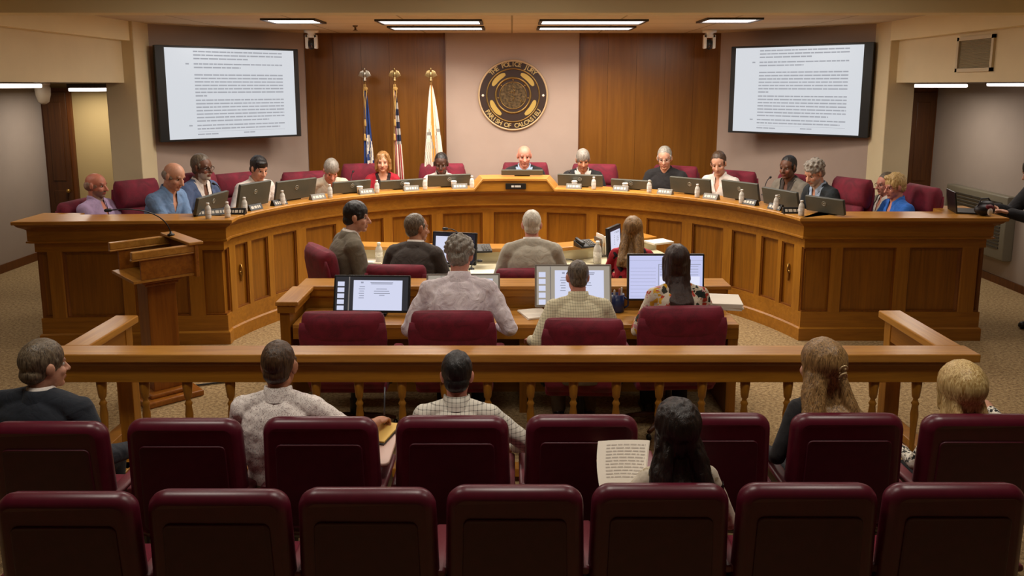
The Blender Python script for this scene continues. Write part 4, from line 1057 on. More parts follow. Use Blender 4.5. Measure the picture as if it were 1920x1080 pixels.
NPL = [(382, 405, 'left corner, beside the leftmost bottle', 25), (412, 403, 'between the two leftmost bottles', 30), (443, 398, 'left of the third bottle on the curve', 40), (478, 387.5, 'right of the third bottle on the curve', 42), (524, 377, 'below the dark-haired man in white', 30), (596, 367, 'below the grey-haired man bent over his papers', 15), (687, 360.5, 'left of the woman in red', 8), (771, 356.5, 'right of the woman in red', 5),
       (862, 354, 'just left of the raised center', 2), (1076, 353, 'just right of the raised center', -2), (1164, 355.5, 'left of the man in a black jacket', -6), (1247, 359, 'below the man in a black jacket', -10), (1333, 366, 'below the man in an open white shirt', -20), (1406, 374.5, 'right of the man in an open white shirt', -28), (1454, 386, 'below the man in a grey blazer', -35), (1485, 398, 'at the right corner of the curve', -40)]
for px, py, w, a in NPL:
    p = on_counter(px, .09) if px > 430 else atz(px, py - 1, DZ); n = arc_dir(p); rz = face(None, -n) * (1 if abs(a) < 200 else 0)
    if px < 430: rz = math.radians(32)
    t = thing('name_plate', 'wedge name plate on the dais counter, ' + w, 'sign', p, rz, 'name plates along the dais'); t.scale = (.82, 1, 1)
    MB().add([(-.12, -.035, 0), (.12, -.035, 0), (.12, .045, 0), (-.12, .045, 0), (-.12, .0, .062), (.12, .0, .062), (.12, .022, .062), (-.12, .022, .062)], [(0, 3, 2, 1), (4, 5, 6, 7), (0, 1, 5, 4), (1, 2, 6, 5), (2, 3, 7, 6), (3, 0, 4, 7)]).build('wedge', plain('plate_grey', '6e685e', .45) if abs(px - 965) < 430 else M_black, t, bevel=.003)
    rnd = random.Random(int(px)); x = -.095; nrm_ = Vector((0, -.062, .035)).normalized()
    sl = lambda u: (-.035 + .035 * u - .0015, .062 * u + .0005)
    while x < .09:
        e = min(.095, x + rnd.uniform(.02, .05)); (ya, za), (yb, zb) = sl(.3), sl(.72); MB().add([(x, ya, za), (e, ya, za), (e, yb, zb), (x, yb, zb)], [(0, 1, 2, 3)]).build('letter', plain('plate_letters', 'c8c2b4', .5), t); x = e + .012
for px, py, w in ((675, 358.5, 'left of the woman in red'), (763, 355, 'in front of the woman in red'), (851, 352.7, 'left of the raised center'), (1077, 351.8, 'right of the raised center'), (1172, 353.5, 'left of the man in a black jacket')):
    p = on_counter(px, .175); t = thing('container', 'small round white container behind the name plate ' + w, 'container', p, 0, 'white containers on the dais')
    MB().lathe([(.03, 0), (.036, .07), (.036, .078)], 18).build('body', M_white, t); MB().lathe([(.038, .076), (.038, .086), (.03, .09)], 18).build('lid', M_white, t)
for b, tp, Yd, lab in (((418, 378), (402, 345), .12, 'gooseneck microphone pointing at the man in a blue blazer'), ((1074, 349), (1068, 322), .35, 'gooseneck microphone in front of the grey-haired man right of the chairman'), ((1432, 366), (1444, 333), .3, 'gooseneck microphone curving up to the man in a grey blazer'), ((658, 352), (662, 322), .3, 'thin gooseneck microphone between the man bent over and the woman in red')):
    p = atz(*b, DZ); goose(p, aty(*tp, p.y + Yd), lab, group='dais microphones')
# ------------------------------------------------------------------ clothes and people
HB = hair_mat('dark_brown', '17100c', '35241a'); HK = hair_mat('black', '0c0a0a', '1e1816'); HG = hair_mat('grey', '6e675e', 'a69e92'); HS = hair_mat('silver', '6c675e', 'b2aca0'); HW = hair_mat('white', 'b5ad9d', 'e6dfd0')
HSP = hair_mat('salt_pepper', '34291f', '7a6c5a'); HBR = hair_mat('brown', '2c1d12', '5a4028'); HBL = hair_mat('blond', '9a7438', 'e0c488'); HDB = hair_mat('dark_blond', '5a3f20', 'a88250'); HRB = hair_mat('honey', '6a4524', 'b98a52')
C = dict(lilac=fabric('lilac_shirt', 'b59cc0', folds=.4), blue=fabric('blue_shirt', '6f8fb8', folds=.5), white=fabric('white_shirt', 'e6ddd4', folds=.4), cream=fabric('cream_shirt', 'd9ceb8', folds=.5), red=fabric('red_jacket', 'a80f28', folds=.3),
         bblazer=fabric('blue_blazer', '4a5c80', folds=.3), black=fabric('black_suit', '1a181a', folds=.3), gblazer=fabric('grey_blazer', '7d766a', folds=.3), dblazer=fabric('dark_blazer', '1c252a', folds=.3), bright=fabric('bright_blue_shirt', '2a6fd0', folds=.6),
         olive=fabric('olive_grey_suit', '6f6656', folds=.4), charcoal=fabric('charcoal_suit', '3c332e', folds=.4), lgrey=fabric('light_grey_suit', 'b9b2a2', folds=.4), lav=fabric('lavender_shirt', 'f0e6ea', 'cbbcc4', folds=.8), navy=fabric('navy_blazer', '161d28', folds=.35), tr=fabric('dark_trousers', '1c1c22', folds=.3), kh=fabric('khaki_trousers', '6a5a44', folds=.3), ltblue=fabric('pale_blue_shirt', 'a9bdd6', folds=.3), purple=fabric('purple_shirt', '2a2038', folds=.3))
P_check = pattern('check_shirt_dark', 'd8d2c4', ['4a443e', .16], 46, 'check'); P_check2 = pattern('check_shirt_pale', 'ddd4b4', ['8a8468', .18], 55, 'check')
P_dots = pattern('speckled_shirt', 'e8dfd8', [(0, '7a5a58'), (.3, 'e8dfd8'), (.55, '6a565c'), (.72, 'e8dfd8')], 150)
P_floral = pattern('floral_blouse', 'd9cdb8', [(0, 'b8402c'), (.2, 'd9a428'), (.38, '1f2a26'), (.55, 'c98a90'), (.7, 'd9cdb8'), (.85, '3a3a30')], 24, 'flor')
P_redf = pattern('red_print_blouse', 'a00f22', [(0, '1a1016'), (.14, 'a00f22'), (.7, 'c03040'), (.9, '5a0a18')], 20, 'flor')
P_bw = pattern('black_white_blouse', 'e2dccd', [(0, '1a1816'), (.45, 'e2dccd'), (.6, '1a1816'), (.85, 'cfc5b0')], 42, 'flor')
P_cream = pattern('cream_print_blouse', 'd8cdb8', [(0, 'b8a888'), (.4, 'd8cdb8')], 40)
PF = .2
def dp(*a, **k): return person(*a, **k)
dp('bald bearded person in a lilac shirt at the left end of the dais, looking right', (181, 347), 8.5, PF, -100, 'red', 'fringe', hair_mat('stubble', '8a6a5a', 'a88a78'), lean=-8, top=C['lilac'], pants=C['tr'], hy=8, hp=8, beard='8a7466', belly=1.15, w=1.02)
dp('bald person in a light blue shirt with crossed arms, behind the left wing', (327, 330), 8.55, PF, -108, 'fair', 'fringe', HG, lean=14, top=C['blue'], sleeves='short', pants=C['tr'], hp=25, R=(-.10, .30, .80), L=(.12, .33, .77), polesR=(.7, .1, -1), polesL=(-.7, .1, -1), curlR=.2, curlL=.2, vox=.0055)
dp('person with glasses and white beard in a blue blazer, left side of dais', (380, 314), 9.2, PF, -112, 'brown', 'thin', HSP, top=C['white'], jacket=C['bblazer'], pants=C['tr'], hp=4, hy=0, beard='c8beb0', glasses=True)
dp('dark-haired person in a white shirt looking down, left side of the dais curve', (486, 316), 9.75, PF, -128, 'fair', 'side_part', HK, top=C['white'], pants=C['tr'], hp=22, lean=12)
dp('grey-haired person in a cream shirt bent low over the dais, head bowed', (621, 319), 10.5, PF, -155, 'pink', 'short', HG, top=C['cream'], pants=C['kh'], lean=32, hp=42, R=(.25, .40, .72), L=(-.22, .4, .72))
rw = dp('person with light brown hair in a red jacket, smiling, seated before the flags', (718, 304), 10.9, PF, -163, 'fair', 'bob', HRB, fem=True, top=fabric('black_top', '2a1a1c'), jacket=C['red'], pants=C['tr'], hy=-12, hp=4, collar=False)
dp('short-haired person in a white shirt looking down, seated below the white flag', (827, 307), 11.0, PF, -178, 'dark', 'crew', HK, top=C['white'], pants=C['tr'], hp=14, lean=6, headk=1.06)
cm = dp('bald person in a black suit at the raised center of the dais', (983, 292), 11.05, PF, 180, 'pink', None, None, top=C['ltblue'], jacket=C['black'], pants=C['tr'], hp=14, hy=4, openneck=True)
dp('grey-haired person in a black suit looking down, first right of the raised center', (1093, 300), 11.0, PF, 174, 'tan', 'short', HSP if False else HG, top=C['white'], jacket=C['black'], pants=C['tr'], hp=20, hy=6, w=1.05)
dp('silver-haired person with glasses in a black jacket, right of center at the dais', (1246, 297), 10.8, PF, 152, 'fair', 'receding', HS, top=C['black'], jacket=C['black'], pants=C['tr'], hp=12, hy=12, glasses='8a8078', w=1.08, jv=False)
dp('brown-haired person in an open white shirt looking down, right side of the dais', (1347, 307), 10.35, PF, 140, 'fair', 'receding', HBR, top=C['white'], pants=C['tr'], hp=18, hy=14)
dp('person with close-cropped hair in a grey blazer at a microphone, right side', (1477, 314), 9.85, PF, 120, 'brown', 'crew', HK, top=C['charcoal'], jacket=C['gblazer'], pants=C['tr'], hp=6, hy=10)
dp('person with wavy grey hair and beard in a dark blazer, right corner of dais', (1526, 325), 9.3, PF, 108, 'fair', 'curly', HG, top=C['ltblue'], jacket=C['dblazer'], pants=C['tr'], hp=26, hy=6, lean=14, beard='b8b0a4')
dp('person with glasses in a grey blazer, half hidden behind the blond person in bright blue', (1660, 345), 9.2, PF, 95, 'pink', 'thin', HSP, top=C['white'], jacket=C['gblazer'], pants=C['tr'], hp=8, glasses='6a2a24', lean=-6)
dp('blond person with glasses in a bright blue shirt at the right end of the dais', (1677, 350), 8.7, PF, 98, 'pink', 'full', HBL, top=C['bright'], pants=C['tr'], hp=12, glasses='7a2a2a', lean=0)
# well, rear desk
dp('dark-haired person in an olive grey suit in profile, turned right in a swivel chair', (669, 407), 7.35, 0, -62, 'fair', 'short', HK, top=C['white'], jacket=C['olive'], pants=C['tr'], hy=-24, hp=6, lean=8, R=(.16, .36, .72))
dp('grey-brown haired person in a charcoal suit, back turned, looking toward the small screen', (783, 428), 7.35, 0, -12, 'tan', 'thin', HSP, jacket=C['charcoal'], top=C['white'], pants=C['tr'], hy=-42, hp=8, lean=12, w=1.12)
dp('white-haired person in a light grey suit, back turned, at the middle of the rear desk', (997, 422), 7.35, 0, 0, 'pink', 'thin', HW, jacket=C['lgrey'], top=C['white'], pants=C['tr'], hp=8, lean=10, w=1.12)
dp('person with long clipped-back hair in a red printed blouse at the rear desk', (1187, 432), 7.45, 0, -14, 'fair', 'half_up', HDB, fem=True, hairw=.125, top=P_redf, pants=C['tr'], hp=6, lean=6, collar=False)
# well, front desk
a2 = dp('grey-haired person in a lavender shirt, back turned, at the front clerk desk', (862, 480), 5.85, 0, 0, 'pink', 'curly', HG, top=C['lav'], pants=C['tr'], hp=22, hy=-6, lean=16, w=1.18, belly=1.15, fold=.009, R=(.27, .28, .70), L=(-.27, .34, .72))
dp('person with short salt-and-pepper hair in a pale checked shirt, back turned, at the clerk desk', (1083, 520), 5.8, 0, 2, 'pink', 'crew', HSP, top=P_check2, pants=C['kh'], hp=14, hy=4, lean=14, w=1.12, L=(-.34, .26, .70))
dp('person with long straight brown hair in a floral blouse, back turned, at the clerk desk', (1267, 492), 5.85, 0, 4, 'fair', 'straight', hair_mat('chestnut', '1e0f0a', '3c2016'), fem=True, hairw=.075, top=P_floral, pants=C['tr'], hp=10, lean=8, collar=False, w=1.12)
# audience
dp('person in a dark navy blazer at the left end of the front audience row', (84, 686), 4.02, 0, -12, 'fair', 'short', hair_mat('brown_grey', '3c3024', '7a6a54'), jacket=C['navy'], top=C['white'], pants=C['tr'], hy=-24, hp=4, lean=2, w=1.52, headk=1.16, R=(.36, .26, .68), L=(-.36, .26, .68))
a1 = dp('balding person in a white speckled shirt writing on a notepad, front audience row', (524, 686), 4.0, 0, 0, 'tan', 'crew', HBR, top=P_dots, sleeves='half', pants=C['kh'], hp=10, lean=4, w=1.16, R=(.50, .27, .82), curlR=1.0, vox=.0055, polesR=(.9, -.3, -.6), headk=1.13, fold=.007)
dp('dark-haired person in a checked shirt, middle of the front audience row', (857, 704), 3.98, 0, 0, 'pink', 'short', HK, top=P_check, pants=C['kh'], hp=8, lean=4, w=1.12, headk=1.08, R=(.33, .30, .70), polesR=(1, -.3, -.5))
hw = dp('person with long dark blond hair in a claw clip, wearing a black top', (1536, 686), 4.02, 0, 8, 'fair', 'half_up', HDB, fem=True, top=C['black'], pants=C['tr'], hp=6, hy=14, lean=4, collar=False, headk=1.2, L=(-.24, .25, .66))
dp('person with smooth blond hair in a black and white blouse, right end', (1800, 732), 3.98, 0, 4, 'fair', 'lob', HBL, fem=True, top=P_bw, pants=C['tr'], hp=10, hy=-10, lean=4, collar=False, headk=1.3, R=(.42, .4, .95), polesR=(1, -.4, -.6))
dk = dp('person with long dark wavy hair reading papers in the rear audience row', (1268, 808), 3.36, 0, 4, 'fair', 'long', HK if False else hair_mat('espresso', '0a0605', '2a1a12'), fem=True, top=P_cream, pants=C['tr'], hp=16, lean=2, collar=False, headk=1.2, L=(-.30, .32, .86), R=(.26, .3, .7))
dp('person in dark clothes standing at the right edge of the room', (1938, 322), 8.25, 0, 88, 'fair', 'short', HK, stand=True, top=C['black'], jacket=C['black'], pants=C['tr'], lean=14, hp=20, jv=False, R=(.05, .52, 1.22), L=(-.16, .5, 1.2))
for P_, sx_ in ((rw, .085), (cm, -.095)):
    c_ = P_['sp'](.37) + P_['lat'] * sx_ + P_['fwd'] * .148
    P_['kid']('lapel_pin', MB().ell(c_, (.017, .012, .019)), M_white, 'round white lapel pin')
# claw clip on the dark blond hair
q = hw['HM'] @ Vector((.005, -.145, -.005)); t = thing('hair_clip', 'clear and gold claw clip in the long dark blond hair', 'hair clip', hw['world'](q), hw['yaw'])
mb = MB()
for k in (1, -1):
    mb.tube([(k * .02 * math.cos(a), -.012 * math.sin(a) - .004, .03 * math.sin(a) * .9 + (.02 if k > 0 else -.02)) for a in [PI * i / 8 for i in range(9)]], .0045, 6)
    for i in range(4): mb.cap((k * .018, -.004, -.03 + .018 * i), (k * .004, .012, -.034 + .018 * i), .0035, .002)
mb.build('claw', plain('clip_gold', 'c8b084', .2, .3), t)
# ------------------------------------------------------------------ chairs
def ch(px, py, yaw, Y, who, fl=PF, sx=1.0):
    c = place_exec((px, py), yaw, fl, 'burgundy padded swivel chair ' + who, Y=Y); c.scale.x *= sx; return c
G1, G2 = 'burgundy chairs behind the dais', 'burgundy chairs in the well'
for a in ((140, 373, -95, 8.55, 'of the bald bearded person at the left end of the dais'), (252, 335, -128, 8.9, 'with its cushion showing, left of the bald person in light blue', PF, .74), (356, 322, -115, 9.35, 'behind the bearded person in a blue blazer'), (443, 322, -130, 10.05, 'behind the dark-haired person in white'),
          (570, 320, -152, 10.75, 'behind the grey-haired person bent low'), (684, 305, -165, 11.25, 'behind the person in the red jacket'), (829, 305, -178, 11.3, 'behind the short-haired person by the white flag'), (985, 303, 180, 11.33, 'behind the bald person at the raised center'), (1115, 306, 172, 11.28, 'behind the grey-haired person right of the center'),
          (1268, 309, 150, 11.1, 'behind the silver-haired person in black'), (1378, 318, 138, 10.6, 'behind the person in an open white shirt'), (1500, 325, 118, 10.15, 'behind the person in a grey blazer'), (1602, 332, 120, 9.1, 'with its cushion showing, right of the grey-bearded person', PF, .74), (1735, 346, 98, 8.75, 'of the blond person at the right end of the dais', PF, .85)):
    c = ch(*a); c['group'] = G1
for a in ((596, 462, -58, 7.2, 'turned sideways under the person in olive grey'), (742, 496, -3, 7.02, 'behind the person in the charcoal suit'), (984, 503, 2, 7.02, 'behind the person in the light grey suit'), (1190, 528, -8, 7.1, 'under the person in the red printed blouse')):
    c = ch(*a, fl=0, sx=1.12); c['group'] = G2
for a in ((642, 584, 0, 5.48, 'standing empty before the leftmost clerk screen'), (848, 583, 0, 5.48, 'behind the person in a lavender shirt'), (1095, 597, -2, 5.46, 'behind the person in the pale checked shirt'), (1280, 574, 3, 5.5, 'behind the person in the floral blouse')):
    c = ch(*a, fl=0, sx=1.2); c['group'] = G2
S0 = seat('seat'); first = True
rows = (([(-28, 195, 790, 'leftmost, under the person in navy'), (230, 450, 784, 'empty, left of the speckled shirt'), (487, 707, 781, 'of the person in the speckled shirt'), (738, 955, 779, 'of the person in the checked shirt'), (985, 1200, 777, 'empty, right of the checked shirt'), (1237, 1450, 774, 'empty, behind the dark wavy hair'), (1487, 1702, 774, 'of the person with the claw clip'), (1735, 1955, 776, 'rightmost, of the blond person')], 'front', 3.74),
        ([(-18, 250, 924, 'leftmost'), (268, 540, 919, 'second from the left'), (553, 817, 916, 'third from the left'), (834, 1097, 911, 'in the middle'), (1110, 1373, 908, 'under the person with dark wavy hair'), (1387, 1655, 907, 'right of the dark-haired reader'), (1665, 1935, 907, 'rightmost')], 'rear', 3.02))
for lst, rn, Yt in rows:
    for x0, x1, yt, w in lst:
        T = atz((x0 + x1) / 2, yt, 1.0); wpx = (x1 - x0) / F * (T.y * CP - (1.0 - CAMH) * SP)
        lab = 'burgundy vinyl auditorium seat in the %s audience row, %s' % (rn, w); o = S0 if first else copy_tree(S0); first = False
        o.location = (T.x, T.y + .034, 0); o.scale = (wpx / .58, 1, .972); o['label'] = lab; o['category'] = 'seat'; o['group'] = 'auditorium seats in the %s row' % rn
# writing tablet, notepad, pen
q = atz(706, 858, .70); t = thing('writing_tablet', 'pinkish fold-out writing tablet arm beside the speckled shirt', 'tablet', (q.x + .0, q.y, 0))
MB().rbox(-.115, .075, -.08, .28, .685, .705, .03, axis='Z').build('top', plain('tablet_laminate', 'c09a8a', .35), t, bevel=.003); MB().box(-.02, .02, .0, .06, .0, .686).build('arm_post', M_steel, t)
np_ = atz(712, 815, .706); t = thing('notepad', 'yellow legal notepad on the writing tablet', 'notepad', (np_.x, np_.y, .705), math.radians(-14))
MB().box(-.08, .075, -.12, .14, 0, .008).build('backing', plain('pad_black', '1e1612', .5), t); MB().box(-.075, .07, -.105, .135, .008, .016).build('pages', plain('pad_yellow', 'e0b860', .7), t)
S, E, W = a1['arms'][1]; wp = a1['world'](W + (W - E).normalized() * .10); tp = wp + Vector((.0, .05, .16)); t = thing('pen', 'dark pen held upright in the writing hand', 'pen', wp)
MB().tube([(0, 0, -.03), tp - wp], .0045, 8).build('barrel', plain('pen_grey', '3c3c40', .3), t); MB().cap((0, 0, -.03), (0, -.003, -.045), .004, .001).build('tip', M_silver, t)
# held papers
c0, c1, c2, c3 = aty(1126, 925, 3.40), aty(1207, 928, 3.40), aty(1217, 827, 3.60), aty(1122, 827, 3.60)
t = thing('paper_sheets', 'white printed sheets held up by the person with dark wavy hair', 'papers', c0)
vs = []; fs = []; n = 10
for i in range(n + 1):
    for j in range(n + 1):
        u, v = i / n, j / n; p = c0.lerp(c1, u).lerp(c3.lerp(c2, u), v) - c0; p.y += .02 * math.sin(u * 2.5) * (1 - .3 * v); p.x -= .012 * math.sin(v * 3) * (1 - u); vs.append(p)
for i in range(n):
    for j in range(n): a = i * (n + 1) + j; fs.append((a, a + 1, a + n + 2, a + n + 1))
MB().add(vs, fs, True).build('top_sheet', M_paper, t); MB().add([Vector(v) + Vector((.006, .004, -.003)) for v in vs], fs, True).build('back_sheet', M_paper, t)
mb = MB(); rnd = random.Random(3)
def on(u, v): p = c0.lerp(c1, u).lerp(c3.lerp(c2, u), v) - c0; p.y += .02 * math.sin(u * 2.5) * (1 - .3 * v) - .002; p.x -= .012 * math.sin(v * 3) * (1 - u); return p
for k in range(11):
    v = .9 - k * .062; u = .18
    while u < .95: e = min(.95, u + rnd.uniform(.05, .16)); mb.add([on(u, v), on(e, v), on(e, v + .022), on(u, v + .022)], [(0, 1, 2, 3)]); u = e + .02
mb.build('print', plain('print_grey', 'c2b8ac', .8), t)
# ------------------------------------------------------------------ screens on the two desks
def fmon(label, xl, xr, yt, yb, Y, zdesk, style, rz=0, tilt=12):
    a, b = aty(xl, yb, Y), aty(xr, yb, Y); top = aty((xl + xr) / 2, yt, Y).z; W = (b.x - a.x) / math.cos(math.radians(rz)); z0 = max(a.z, zdesk + .03); h = (top - z0) / math.cos(math.radians(tilt))
    t = thing('computer_monitor', label, 'monitor', ((a.x + b.x) / 2, Y, zdesk), math.radians(rz)); M = Matrix.Translation((0, 0, z0 - zdesk)) @ Matrix.Rotation(math.radians(-tilt), 4, 'X')
    MB().rbox(-W / 2, W / 2, 0, .04, 0, h, .008, M).build('bezel', M_black if style != 'light' else plain('grey_bezel', '8a857c', .5), t)
    MB().rbox(-.12, .12, -.02, .16, 0, .012, .006, axis='Z').rbox(-.03, .03, .06, .09, .01, z0 - zdesk + h * .5, .006, axis='Z').build('stand', M_black, t)
    sw, shh = W - .03, h - .03
    q = lambda x0, x1, v0, v1, y: [(x0, y, v0), (x1, y, v0), (x1, y, v1), (x0, y, v1)]
    sc = {'pdf': plain('screen_dark', '121214', .3, emis='2c2c30', estr=1.0), 'light': plain('screen_tan', '121214', .3, emis='a89e90', estr=.9), 'app': plain('screen_app', '121214', .3, emis='c4c8ee', estr=1.0), 'page': plain('screen_navy', '1a1c28', .3, emis='1c2030', estr=.5)}[style]
    MB().add(q(-sw / 2, sw / 2, .018, h - .015, -.002), [(0, 1, 2, 3)], False, M).build('screen', sc, t)
    pg = plain('screen_page', '121214', .3, emis='d2d6ee', estr=1.0); tx = plain('screen_text', '121214', .5, emis='8c90a4', estr=1.0)
    if style in ('pdf', 'light', 'page'):
        l, r = (-.24, .40) if style != 'page' else (-.42, .36)
        MB().add(q(W * l, W * r, h * .06, h * .86, -.004), [(0, 1, 2, 3)], False, M).build('page', pg, t)
        if style != 'page':
            mb = MB()
            for i in range(5): mb.add(q(-W * .45, -W * .36, h * (.70 - .16 * i), h * (.82 - .16 * i), -.004), [(0, 1, 2, 3)], False, M)
            mb.build('thumbnails', pg, t); MB().add(q(-W * .305, -W * .29, h * .05, h * .95, -.004), [(0, 1, 2, 3)], False, M).build('divider', plain('screen_line', '8a8a8a', .5, emis='8a8a8a', estr=.4), t)
        mb = MB(); rnd = random.Random(int(xl))
        for v, x0, x1 in ((.79, -.02, .28), (.755, -.01, .27), (.62, .06, .2), (.56, .03, .23), (.50, .03, .24), (.45, .1, .17), (.68, -.16, -.09), (.62, -.17, -.09), (.56, -.16, -.1), (.5, -.17, -.1), (.44, -.16, -.1), (.38, -.17, -.1), (.80, -.145, -.11), (.78, -.145, -.11)):
            mb.add(q(W * x0, W * x1, h * v, h * (v + .018), -.006), [(0, 1, 2, 3)], False, M)
        mb.build('document_text', tx, t)
    else:
        mb = MB(); mb.add(q(-sw / 2, sw / 2, h * .86, h * .865, -.004), [(0, 1, 2, 3)], False, M).add(q(-W * .10, -W * .09, h * .03, h * .78, -.004), [(0, 1, 2, 3)], False, M).add(q(-W * .10, W * .45, h * .77, h * .785, -.004), [(0, 1, 2, 3)], False, M)
        for i in range(9): mb.add(q(-W * .46, -W * .13, h * (.1 + .075 * i), h * (.105 + .075 * i), -.004), [(0, 1, 2, 3)], False, M)
        for i in range(4): mb.add(q(-W * .08, W * .42, h * (.55 + .06 * i), h * (.56 + .06 * i), -.004), [(0, 1, 2, 3)], False, M)
        mb.build('window_lines', tx, t); MB().add(q(-W * .08, W * .44, h * .04, h * .52, -.005), [(0, 1, 2, 3)], False, M).build('page', plain('screen_page2', '121214', .3, emis='e2e4fa', estr=1.0), t)
    return t
fmon('black-bezel monitor with document page, left end of the clerk desk', 624, 768, 521, 600, 6.28, .75, 'pdf', -2, 18)
fmon('monitor half hidden behind the person in lavender', 800, 938, 517, 598, 6.32, .75, 'light', 2, 14)
fmon('monitor with page thumbnails behind the salt-and-pepper head', 1003, 1147, 500, 576, 6.30, .75, 'light', 0, 14)
fmon('monitor with pale application window on the right of the clerk desk', 1176, 1320, 478, 564, 6.30, .75, 'app', 0, 6)
fmon('small monitor with white page at the rear desk, right of the charcoal suit', 808, 892, 437, 496, 8.05, .75, 'page', -14, 10)
t = fmon('dark monitor turned away beside the person in red', 1141, 1170, 424, 478, 7.95, .75, 'page', 62, 4)
# ------------------------------------------------------------------ small things on the desks
def onz(px, py, z): return atz(px, py, z)
bottle(onz(711, 492, .75), 'clear water bottle on the rear desk between the olive and charcoal suits', None, 1.25); bottle(onz(1120, 494, .75), 'tall clear water bottle on the rear desk left of the person in red', None, 1.4)
def phone(p, rz, label):
    t = thing('desk_phone', label, 'phone', p, rz)
    MB().add([(-.1, -.09, 0), (.1, -.09, 0), (.1, .09, 0), (-.1, .09, 0), (-.1, -.09, .02), (.1, -.09, .02), (.1, .09, .06), (-.1, .09, .06)], [(0, 3, 2, 1), (4, 5, 6, 7), (0, 1, 5, 4), (1, 2, 6, 5), (2, 3, 7, 6), (3, 0, 4, 7)]).build('body', M_black, t, bevel=.004)
    MB().cap((-.07, -.07, .05), (-.07, .07, .075), .02, .02).build('handset', M_black, t)
    mb = MB()
    for i in range(3):
        for j in range(4): mb.box(.0 + .03 * i, .02 + .03 * i, -.07 + .032 * j, -.05 + .032 * j, .028 + .0071 * j, .035 + .0071 * j)
    mb.build('keypad', plain('key_grey', '8a8680', .5), t)
phone(onz(903, 471, .90), math.radians(10), 'black desk phone on the rear desk ledge beside the small monitor')
phone(onz(1098, 462, .90), math.radians(25), 'dark desk phone on the slanted right part of the rear ledge')
def papers(p, w, d, h, rz, label, n=3):
    t = thing('paper_stack', label, 'papers', p, rz); rnd = random.Random(int(p[0] * 100))
    for i in range(n):
        a = rnd.uniform(-.06, .06); MB().box(-w / 2, w / 2, -d / 2, d / 2, h * i / n, h * (i + .9) / n, Matrix.Rotation(a, 4, 'Z')).build('sheet', M_paper, t)
papers(onz(905, 514, .75), .24, .3, .012, .05, 'white papers on the rear desk behind the lavender shirt'); papers(onz(1097, 506, .75), .22, .28, .02, .3, 'white papers on the rear desk left of the person in red')
papers(onz(697, 490, .75), .2, .26, .012, .2, 'white papers on the rear desk between the two suits at left'); papers(onz(1358, 572, .94), .24, .3, .05, -.15, 'thick stack of cream papers at the right end of the clerk desk ledge', 5)
papers(onz(1003, 590, .75), .21, .26, .016, .35, 'white papers on the clerk desk left of the pale checked shirt'); papers(onz(1150, 452, .90), .24, .3, .03, .45, 'white papers on the slanted right part of the rear ledge'); papers(onz(1235, 455, .90), .26, .2, .02, .5, 'white papers at the right end of the rear ledge')
t = thing('mug', 'dark blue mug with small things in it on the clerk desk', 'mug', onz(1157, 584, .75)); MB().lathe([(.05, 0), (.058, .01), (.06, .15), (.054, .15), (.05, .02)], 24).build('body', plain('mug_blue', '1c2a5a', .3), t)
for i, (dx, cc) in enumerate(((-.02, 'd8c8b0'), (.015, 'b06050'), (.03, 'e8e0d0'))): MB().cap((dx, 0, .03), (dx * 1.2, .01, .175 + .01 * i), .008, .008).build('stick', plain('stick_%d' % i, cc, .5), t)
MB().tube([(.058, 0, .12), (.09, 0, .10), (.09, 0, .05), (.058, 0, .03)], .008, 8).build('handle', plain('mug_blue', '1c2a5a', .3), t)
for b, tp, lab, z in (((884, 506), (897, 489), 'gooseneck microphone on the rear desk behind the curly grey hair', .75), ((870, 470), (838, 429), 'gooseneck microphone above the small monitor of the rear desk', .90), ((1080, 500), (1058, 486), 'gooseneck microphone on the rear desk right of the light grey suit', .75)):
    p = onz(*b, z); goose(p, aty(*tp, p.y - .05), lab)
t = thing('computer_mouse', 'small white computer mouse on the clerk desk left of the lavender shirt', 'mouse', onz(775, 596, .75)); MB().ell((0, 0, .012), (.03, .045, .018)).build('shell', M_white, t); MB().box(-.002, .002, .0, .04, .024, .031).build('wheel', M_black, t)
t = thing('document_holder', 'grey and white papers in an upright holder beside the dark monitor', 'holder', onz(1135, 482, .75), .3); MB().box(-.05, .05, 0, .2, 0, .02).box(-.05, -.045, 0, .2, .02, .2).box(.045, .05, 0, .2, .02, .17).build('rack', plain('holder_grey', '5a5650', .5), t); MB().box(-.03, -.02, .01, .19, .02, .24).box(.0, .01, .01, .19, .02, .22).build('sheets', M_paper, t)
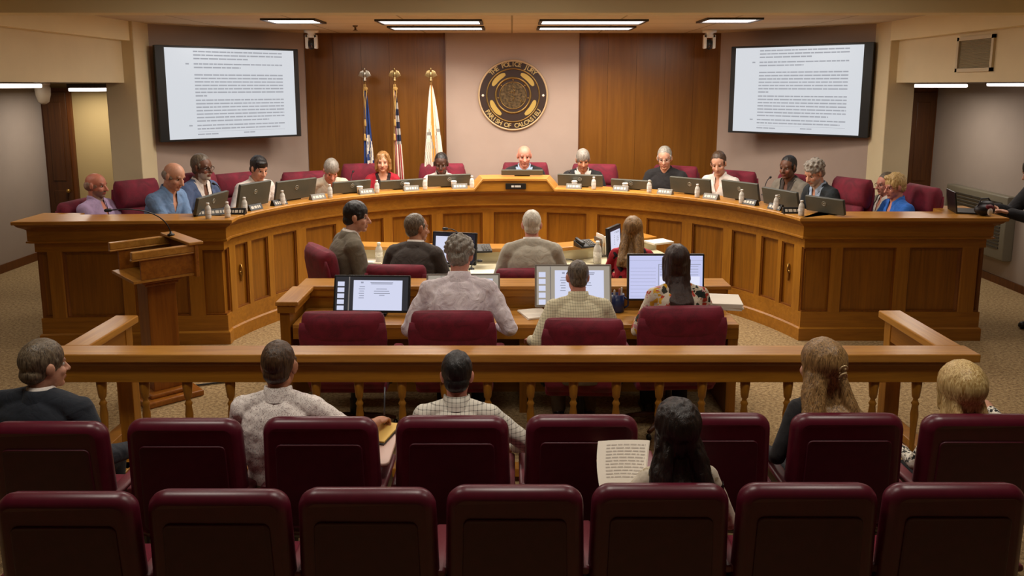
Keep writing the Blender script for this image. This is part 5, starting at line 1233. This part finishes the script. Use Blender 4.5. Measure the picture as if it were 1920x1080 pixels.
# right end of the dais
p = atz(1885, 398, DZ); t = thing('laptop', 'open black laptop on the right end of the dais', 'laptop', (4.72, 8.22, DZ), math.radians(75))
MB().rbox(-.17, .17, -.12, .12, 0, .018, .008, axis='Z').build('keyboard_base', M_black, t); MB().rbox(-.17, .17, .115, .13, .018, .24, .008, Matrix.Rotation(math.radians(-8), 4, 'X')).build('lid', M_black, t)
t = thing('bag', 'small dark bag with red and white flap on the right end of the dais', 'bag', (*atz(1845, 404, DZ).xy, DZ), .2)
MB().ell((0, 0, .06), (.11, .07, .06)).ell((.03, .02, .10), (.09, .05, .05)).build('body', plain('bag_black', '1a1214', .5), t); MB().ell((.01, -.05, .085), (.05, .025, .035)).build('flap', plain('bag_red', '6a1420', .5), t); MB().ell((.005, -.066, .05), (.03, .016, .04)).build('tag', M_white, t)
MB().tube([(-.08, 0, .1), (-.03, .02, .17), (.06, .03, .17), (.11, .02, .1)], .008, 6).build('strap', plain('bag_black', '1a1214', .5), t)
# ------------------------------------------------------------------ lamps
W_ = (1, .92, .81)
for x in (-.95, .92): lamp('troffer_lamp', (x, 9.46, CEIL - .03), 1.1, .5, 39, W_, spread=2.5); lamp('troffer_lamp', (x, 10.46, CEIL - .03), 1.1, .45, 34, W_, spread=2.5)
for x in (-2.47, 2.44): lamp('square_lamp', (x, 9.3, CEIL - .03), .55, .5, 26, W_)
for x in (-1.6, 1.6): lamp('well_lamp', (x, 7.55, CEIL - .03), 1.1, .5, 34, W_)
for x in (-2.2, 0, 2.2): lamp('audience_lamp', (x, 3.5, 3.43), 1.0, .5, 15, W_, spread=2.2)
for x in (-2.4, 0, 2.4): lamp('rail_lamp', (x, 5.5, 3.43), 1.0, .5, 9, W_)
for x, y, e in ((-5.7, 7.9, 6), (-6.2, 11.6, 22), (5.5, 10.9, 20), (5.7, 8.2, 8)): lamp('aisle_lamp', (x, y, LOW - .12), .6, .6, e, W_)
w = bpy.data.worlds.new('world'); scene.world = w; w.use_nodes = True; w.node_tree.nodes['Background'].inputs[0].default_value = (.9, .8, .7, 1); w.node_tree.nodes['Background'].inputs[1].default_value = .03
scene.view_settings.view_transform = 'Standard'; scene.view_settings.look = 'None'; scene.view_settings.exposure = 0
scene.cycles.use_denoising = True
for o in COL.objects:
    if o.get('label') and len(o['label'].split()) > 16: print('LONG', len(o['label'].split()), o.name, o['label'])
